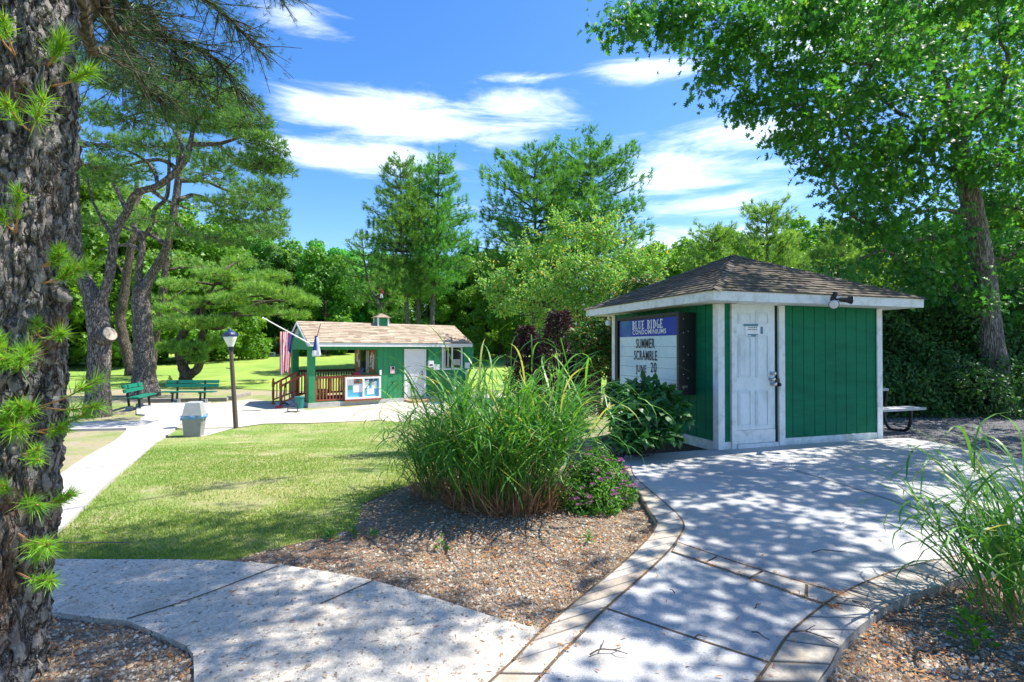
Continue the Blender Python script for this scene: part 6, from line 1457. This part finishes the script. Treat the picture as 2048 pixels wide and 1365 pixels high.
        Nn = nrm(UPV * .75 + oo * .35 + rng.normal(size=Pp.shape) * .5); Dd = nrm(np.cross(Nn, rdir(len(Pp))) + .4 * oo - UPV * .35)
        gl.leaves(Pp, Dd, Nn, .155 * (.65 + .6 * rng.random(len(Pp))), T_OAK, .35, np.clip(np.repeat(rng.random(nt), nl) * .6 + rng.random(len(Pp)) * .45, 0, 1)); tot += len(Pp)
    print('oak leaves', tot)
    gw.build('trunk', M_oakbark, T, smooth=True); gl.build('crown', M_leaf_oak, T)
oak()
def hedge():
    o = G(1900, 826); T = thing('hedge', o, 'tall dense dark hedge along the gravel yard, right of the shed', 'hedge'); gl, gw = Geo(), Geo(); n = 62000
    u = rng.random(n); x = 4.4 + 13 * u; yb = 11.9 - .02 * (x - 8) ** 2 * 0 + .12 * np.sin(x * 1.7) ; H = 2.75 + .25 * np.sin(x * 1.1) + .2 * np.sin(x * 2.7)
    v = rng.random(n); top = rng.random(n) < .3
    bulge = .35 * np.sin(x * 2.1 + v * 3) * np.cos(v * 6 + x) + .18 * np.sin(x * 5 + v * 11)
    z0_ = v * H
    y = np.where(top, yb + rng.random(n) * 2.2, yb - .95 * S(-z0_, -1.6, -.8) - .25 * np.sin(v * 3.1) - bulge * .6 + rng.random(n) ** 2 * 1.3); z = np.where(top, H + .15 * rng.normal(size=n) + bulge * .5, v * H)
    P = np.c_[x, y, z + .06]; Nn = nrm(np.where(top[:, None], [0, -.2, 1.0], [0, -.75, .5]) + rng.normal(size=(n, 3)) * .55); D = nrm(np.cross(Nn, rdir(n)) - UPV * .2)
    gl.leaves(P, D, Nn, .085 * (.7 + .6 * rng.random(n)), T_OV, .3, None, 0, 1.1)
    m = 9000; x = 4.4 + 13 * rng.random(m); P = np.c_[x, 12.5 + .5 * rng.random(m), .05 + 2.6 * rng.random(m)]; gl.leaves(P, rdir(m), nrm(rdir(m) + [0, -1.2, .3]), .24, T_OV, .2, None, 0, 1.5)
    for q in np.arange(4.6, 17.2, .5): gw.tube(curve([(q, 12.6, -.05), (q + .1, 12.5, .9), (q - .15, 12.4, 1.8), (q + .1, 12.3, 2.5)], 8), np.linspace(.05, .012, 9), 6)
    gw.build('stem', M_barkd, T); gl.build('foliage', M_leaf_hedge, T)
hedge()

# ------------------------------------------------ tall ornamental grass clumps
def blade_batch(g, base, az, L, lean, width, droop, nseg=9, kink=0.0):
    """arching ribbons; arrays of equal length"""
    n = len(base); t = np.linspace(0, 1, nseg + 1)[None]
    th = lean[:, None] + droop[:, None] * t ** 1.7           # angle from vertical along the blade
    ds = (L / nseg)[:, None]
    h = np.concatenate([np.zeros((n, 1)), np.cumsum(np.sin(th[:, :-1]) * ds, 1)], 1); z = np.concatenate([np.zeros((n, 1)), np.cumsum(np.cos(th[:, :-1]) * ds, 1)], 1)
    az2 = az[:, None] + kink * t ** 2 * rng.normal(size=(n, 1)); dx, dy = np.cos(az2), np.sin(az2)
    C = base[:, None] + np.stack([h * dx, h * dy, z], -1)
    tw = az[:, None] + np.pi / 2 + rng.normal(size=(n, 1)) * .5
    w = width[:, None] * np.minimum(1, (1 - t) * 3.0) ** .8 * (.55 + .45 * np.minimum(1, t * 5)) / 2; s = np.stack([np.cos(tw) * w, np.sin(tw) * w, 0 * w], -1)
    V = np.stack([C - s, C + s], 2).reshape(-1, 3); m = 2 * (nseg + 1)
    i = np.arange(n)[:, None] * m; j = np.arange(nseg)[None] * 2
    g.add(V, np.stack([i + j, i + j + 1, i + j + 3, i + j + 2], -1).reshape(-1, 4), np.repeat(rng.random(n), nseg))
def grass_clump(o, rx, ry, n, H, label, straw=0, wid=.014, spreadf=1.0, bias=(0, 0)):
    T = thing('ornamental_grass', o, label, 'grass clump'); g = Geo(); gs = Geo()
    a = rng.random(n) * 6.283; r = np.sqrt(rng.random(n)); bx_, by_ = rx * r * np.cos(a), ry * r * np.sin(a)
    base = np.c_[o[0] + bx_, o[1] + by_, Hh(o[0] + bx_, o[1] + by_) + 0 * r]
    outw = np.arctan2(by_ / ry + bias[1], bx_ / rx + bias[0]); culm = H * (.36 + .5 * rng.random(n) ** 1.3); lean = (.04 + .26 * r * spreadf) * (.5 + rng.random(n)); azc = outw + rng.normal(size=n) * .5
    # culms
    blade_batch(g, base, azc, culm, lean, np.full(n, .011), .12 + .1 * rng.random(n), 6)
    # leaves springing from the culms
    for k in range(5):
        f = .32 + .7 * (k + rng.random(n)) / 5; s = np.sin(lean + .06) * culm * f; b = base + np.c_[np.cos(azc) * s, np.sin(azc) * s, np.cos(lean) * culm * f]
        az = azc + rng.normal(size=n) * 1.1; L = H * (.3 + .42 * rng.random(n)) * (1.05 - .25 * f)
        blade_batch(g, b, az, L, lean + .12 + .3 * rng.random(n), wid * (.6 + .7 * rng.random(n)), (.7 + 1.5 * rng.random(n)) * spreadf, 9, .35)
    g.build('blades', M_reed, T)
    if straw:
        m = straw; a = rng.random(m) * 6.283; r = np.sqrt(rng.random(m)) * 1.22; b = np.c_[o[0] + rx * r * np.cos(a), o[1] + ry * r * np.sin(a)]; base = np.c_[b, Hh(b[:, 0], b[:, 1])]
        blade_batch(gs, base, a + rng.normal(size=m) * .6, .12 + .34 * rng.random(m) ** 1.3, .1 + .95 * rng.random(m) * r, .006 + .004 * rng.random(m), .2 + 1.0 * rng.random(m) * (rng.random(m) < .4), 5)
        gs.build('dry_stubble', M_straw, T)
    return T
o1 = G(1012, 1012); grass_clump(o1, .46, .36, 290, 1.53, 'tall green ornamental grass clump with dry brown stubble, centre of the gravel bed', 1700, .017, 1.4, (.12, 0))
o2 = G(885, 990); grass_clump(o2, .26, .26, 95, 1.0, 'smaller thin ornamental grass clump joined to the left of the tall one', 300, .012, 1.9, (-.5, 0))
o3 = G(2085, 1262); grass_clump(o3, .24, .28, 85, 1.1, 'bright arching grass clump at the right edge beside the paver border', 60, .014, 1.5, (-.7, 0))

# ------------------------------------------------ hydrangea, spirea, weeds
def hydrangea():
    o = G(1300, 905); o = np.array([1.72, 7.35, float(Hh(1.72, 7.35))]); T = thing('hydrangea', o, 'glossy broad leaved green bush under the letter sign of the shed', 'bush'); gl, gw = Geo(), Geo()
    C, R = [], []
    for px, py, r, d in ((1250, 800, 34, 7.5), (1285, 785, 34, 7.6), (1320, 800, 36, 7.3), (1345, 840, 34, 7.0), (1300, 835, 44, 7.0), (1260, 850, 40, 7.1), (1330, 875, 30, 6.9), (1285, 885, 34, 6.8), (1235, 790, 24, 7.7), (1355, 820, 18, 7.1), (1250, 890, 30, 7.0)):
        C.append(Wp(px, py, d)); R.append(r * d / F)
    n = 1500; C = np.array(C); R = np.array(R); w = R ** 2; idx = rng.choice(len(C), n, p=w / w.sum()); d = rdir(n); d[:, 2] = np.abs(d[:, 2]) * .8 + .05 * d[:, 2]
    P = C[idx] + d * (R[idx] * (.6 + .42 * rng.random(n)))[:, None]; P[:, 2] = np.maximum(P[:, 2], .1)
    Nn = nrm(d * .45 + UPV * .8 + rng.normal(size=(n, 3)) * .25); D = nrm(d + rng.normal(size=(n, 3)) * .5 - UPV * .35)
    gl.leaves(P, D, Nn, .13 * (.7 + .55 * rng.random(n)), [(0, 0), (.12, .16), (.35, .31), (.65, .26), (1, 0), (.65, -.26), (.35, -.31), (.12, -.16)], .35)
    for c in C:
        for _ in range(5): e = c + rng.normal(size=3) * .12; gw.tube([o + [random.uniform(-.2, .2), random.uniform(-.2, .2), 0], (o + e) / 2, e], [.009, .007, .004], 5, cap=False)
    gw.build('stem', M_barkd, T); gl.build('foliage', M_hyd, T)
hydrangea()
def spirea():
    o = G(1190, 1022); T = thing('spirea', o, 'low bright green shrub with small pink flower heads beside the curved paver border', 'shrub'); gl, gw, gp = Geo(), Geo(), Geo(); C, R = [], []; D0 = o[1]
    for px, py, r, dz in ((1140, 990, 32, 0), (1180, 965, 38, .1), (1220, 950, 36, .2), (1245, 985, 28, .1), (1205, 1000, 34, -.1), (1165, 1015, 24, -.12), (1235, 1015, 18, 0), (1190, 925, 30, .3), (1160, 945, 26, .3)):
        C.append(Wp(px, py, D0 + dz)); R.append(r * D0 / F)
    blob_leaves(gl, None, C, R, 5200, .038, T_OV, inner=.45, sc=(1, 1, 1))
    for i in range(110):
        c = o; k = random.randrange(len(C)); e = C[k] + nrm(rng.normal(size=3)) * R[k] * .9; gw.tube([o + rng.normal(size=3) * [.08, .08, 0], (o + e) / 2 + [0, 0, .04], e], [.003, .0025, .0015], 3, cap=False)
    gw.build('stem', M_barkd, T); gl.build('foliage', M_spi, T)
    for i in range(60):
        k = random.randrange(len(C)); d = nrm(np.array([random.uniform(-1, 1), random.uniform(-1, .3), random.uniform(.2, 1)])); c = C[k] + d * R[k] * 1.08; g = Geo(); n = 30; q = rdir(n); q[:, 2] = np.abs(q[:, 2]) * .5
        g.leaves(c + q * .02, nrm(q + UPV * .4), nrm(q + rdir(n) * .6), .011, T_OV, .2, None, 0, 1.6); g.build('flower', M_pink, T)
spirea()
def weed(px, py, h, n, label, wide=.02, mat=M_spi, leaf=T_OV, name='weed'):
    o = G(px, py) + [0, 0, .015]; g = Geo(); T = o; d = rdir(n); d[:, 2] = np.abs(d[:, 2]); t = rng.random(n); P = o + np.c_[d[:, :2] * .3 * h * (1 - t[:, None]), t * h]
    g.tube([o, o + [.004, 0, h * .5], o + [0, .004, h]], [.003, .002, .001], 4); g.leaves(P, nrm(d + UPV * .4), nrm(UPV + rdir(n) * .5), wide * (1.2 - .5 * t) * 2, leaf, .3)
    tag(g.build(name, mat, origin=o), label, 'weed')
weed(1175, 1092, .1, 16, 'tiny green weed in the gravel left of the paver border curve')
weed(882, 1108, .12, 14, 'small weed in the gravel below the smaller grass clump')
weed(1942, 1300, .26, 46, 'leafy green weed below the arching grass clump at the right', .03)
weed(660, 1086, .07, 40, 'low green tuft where the lawn meets the gravel', .03, M_reed, T_LAN)
weed(705, 1078, .06, 30, 'low grassy tuft beside the gravel, right of its neighbour at the lawn corner', .03, M_reed, T_LAN)
weed(745, 1082, .06, 24, 'grassy tuft on bare soil left of the smaller grass clump', .03, M_reed, T_LAN)
weed(340, 770, .45, 60, 'leafy young shrub behind the left end of the wide bench', .06, M_leaf_bush)

# ------------------------------------------------ things far behind
def far_house():
    p = Wp(452, 700, 66); o = np.array([p[0], p[1], float(Hh(p[0], p[1]))]); fr = Fr(o, .2); T = thing('house', o, 'pale sided house half hidden behind the trees at the far left lawn edge', 'house'); M_sidingp = m_flat('pale_siding', (.62, .66, .7), .7, .06, 3, 0)
    g = Geo(); g.box(fr, -4, 4, 0, 5, -.3, 3.2)
    for s in (-4, 3.9): g.poly([fr.p(s, 0, 3.2), fr.p(s, 5, 3.2), fr.p(s, 2.5, 4.9)], fr.a * .1)
    g.build('wall', M_sidingp, T); g = Geo()
    g.hexa([fr.p(-4.3, -.4, 3.0), fr.p(4.3, -.4, 3.0), fr.p(4.3, 2.5, 5.0), fr.p(-4.3, 2.5, 5.0), fr.p(-4.3, -.4, 3.15), fr.p(4.3, -.4, 3.15), fr.p(4.3, 2.5, 5.15), fr.p(-4.3, 2.5, 5.15)]); g.hexa([fr.p(-4.3, 5.4, 3.0), fr.p(-4.3, 2.5, 5.0), fr.p(4.3, 2.5, 5.0), fr.p(4.3, 5.4, 3.0), fr.p(-4.3, 5.4, 3.15), fr.p(-4.3, 2.5, 5.16), fr.p(4.3, 2.5, 5.16), fr.p(4.3, 5.4, 3.15)]); g.build('roof', M_bark, T)
    for s in (-2.8, -.6, 1.8):
        g = Geo(); g.box(fr, s, s + 1.0, -.06, -.001, 1.0, 2.3); w = g.build('window', M_white, T); g = Geo(); g.box(fr, s + .1, s + .9, -.07, -.061, 1.1, 2.2); g.build('pane', M_glass, w)
far_house()
def far_frame():
    o = G(540, 714); s = o[1] / F; fr = Fr(o, .1); g = Geo(); w = 9 * s
    for a in (-w, w): g.box(fr, a - .06, a + .06, -.06, .06, 0, 9 * s)
    g.box(fr, -w, w, -.05, .05, 7 * s, 9.4 * s); g.box(fr, -w, w, -.05, .05, 2.5 * s, 4 * s); tag(g.build('course_bench', M_white, origin=o), 'small white frame standing far off on the fairway below the trees', 'bench')
far_frame()
def russet():
    p = Wp(508, 672, 58); o = np.array([p[0], p[1], float(Hh(p[0], p[1]))]); T = thing('bush', o, 'russet orange leaved bush far off at the lawn edge, right of the lamp', 'bush'); gl, gw = Geo(), Geo()
    C = [Wp(x, y, 58) for x, y in ((500, 680), (512, 676), (520, 684), (506, 690), (515, 695))]; blob_leaves(gl, gw, C, [.55] * 5, 900, .28, T_SPR, root=o + [0, 0, .2]); gw.build('stem', M_barkd, T); gl.build('foliage', m_leaf('russet_leaves', (.3, .07, .02), (.5, .16, .05), trans=.3), T)
russet()
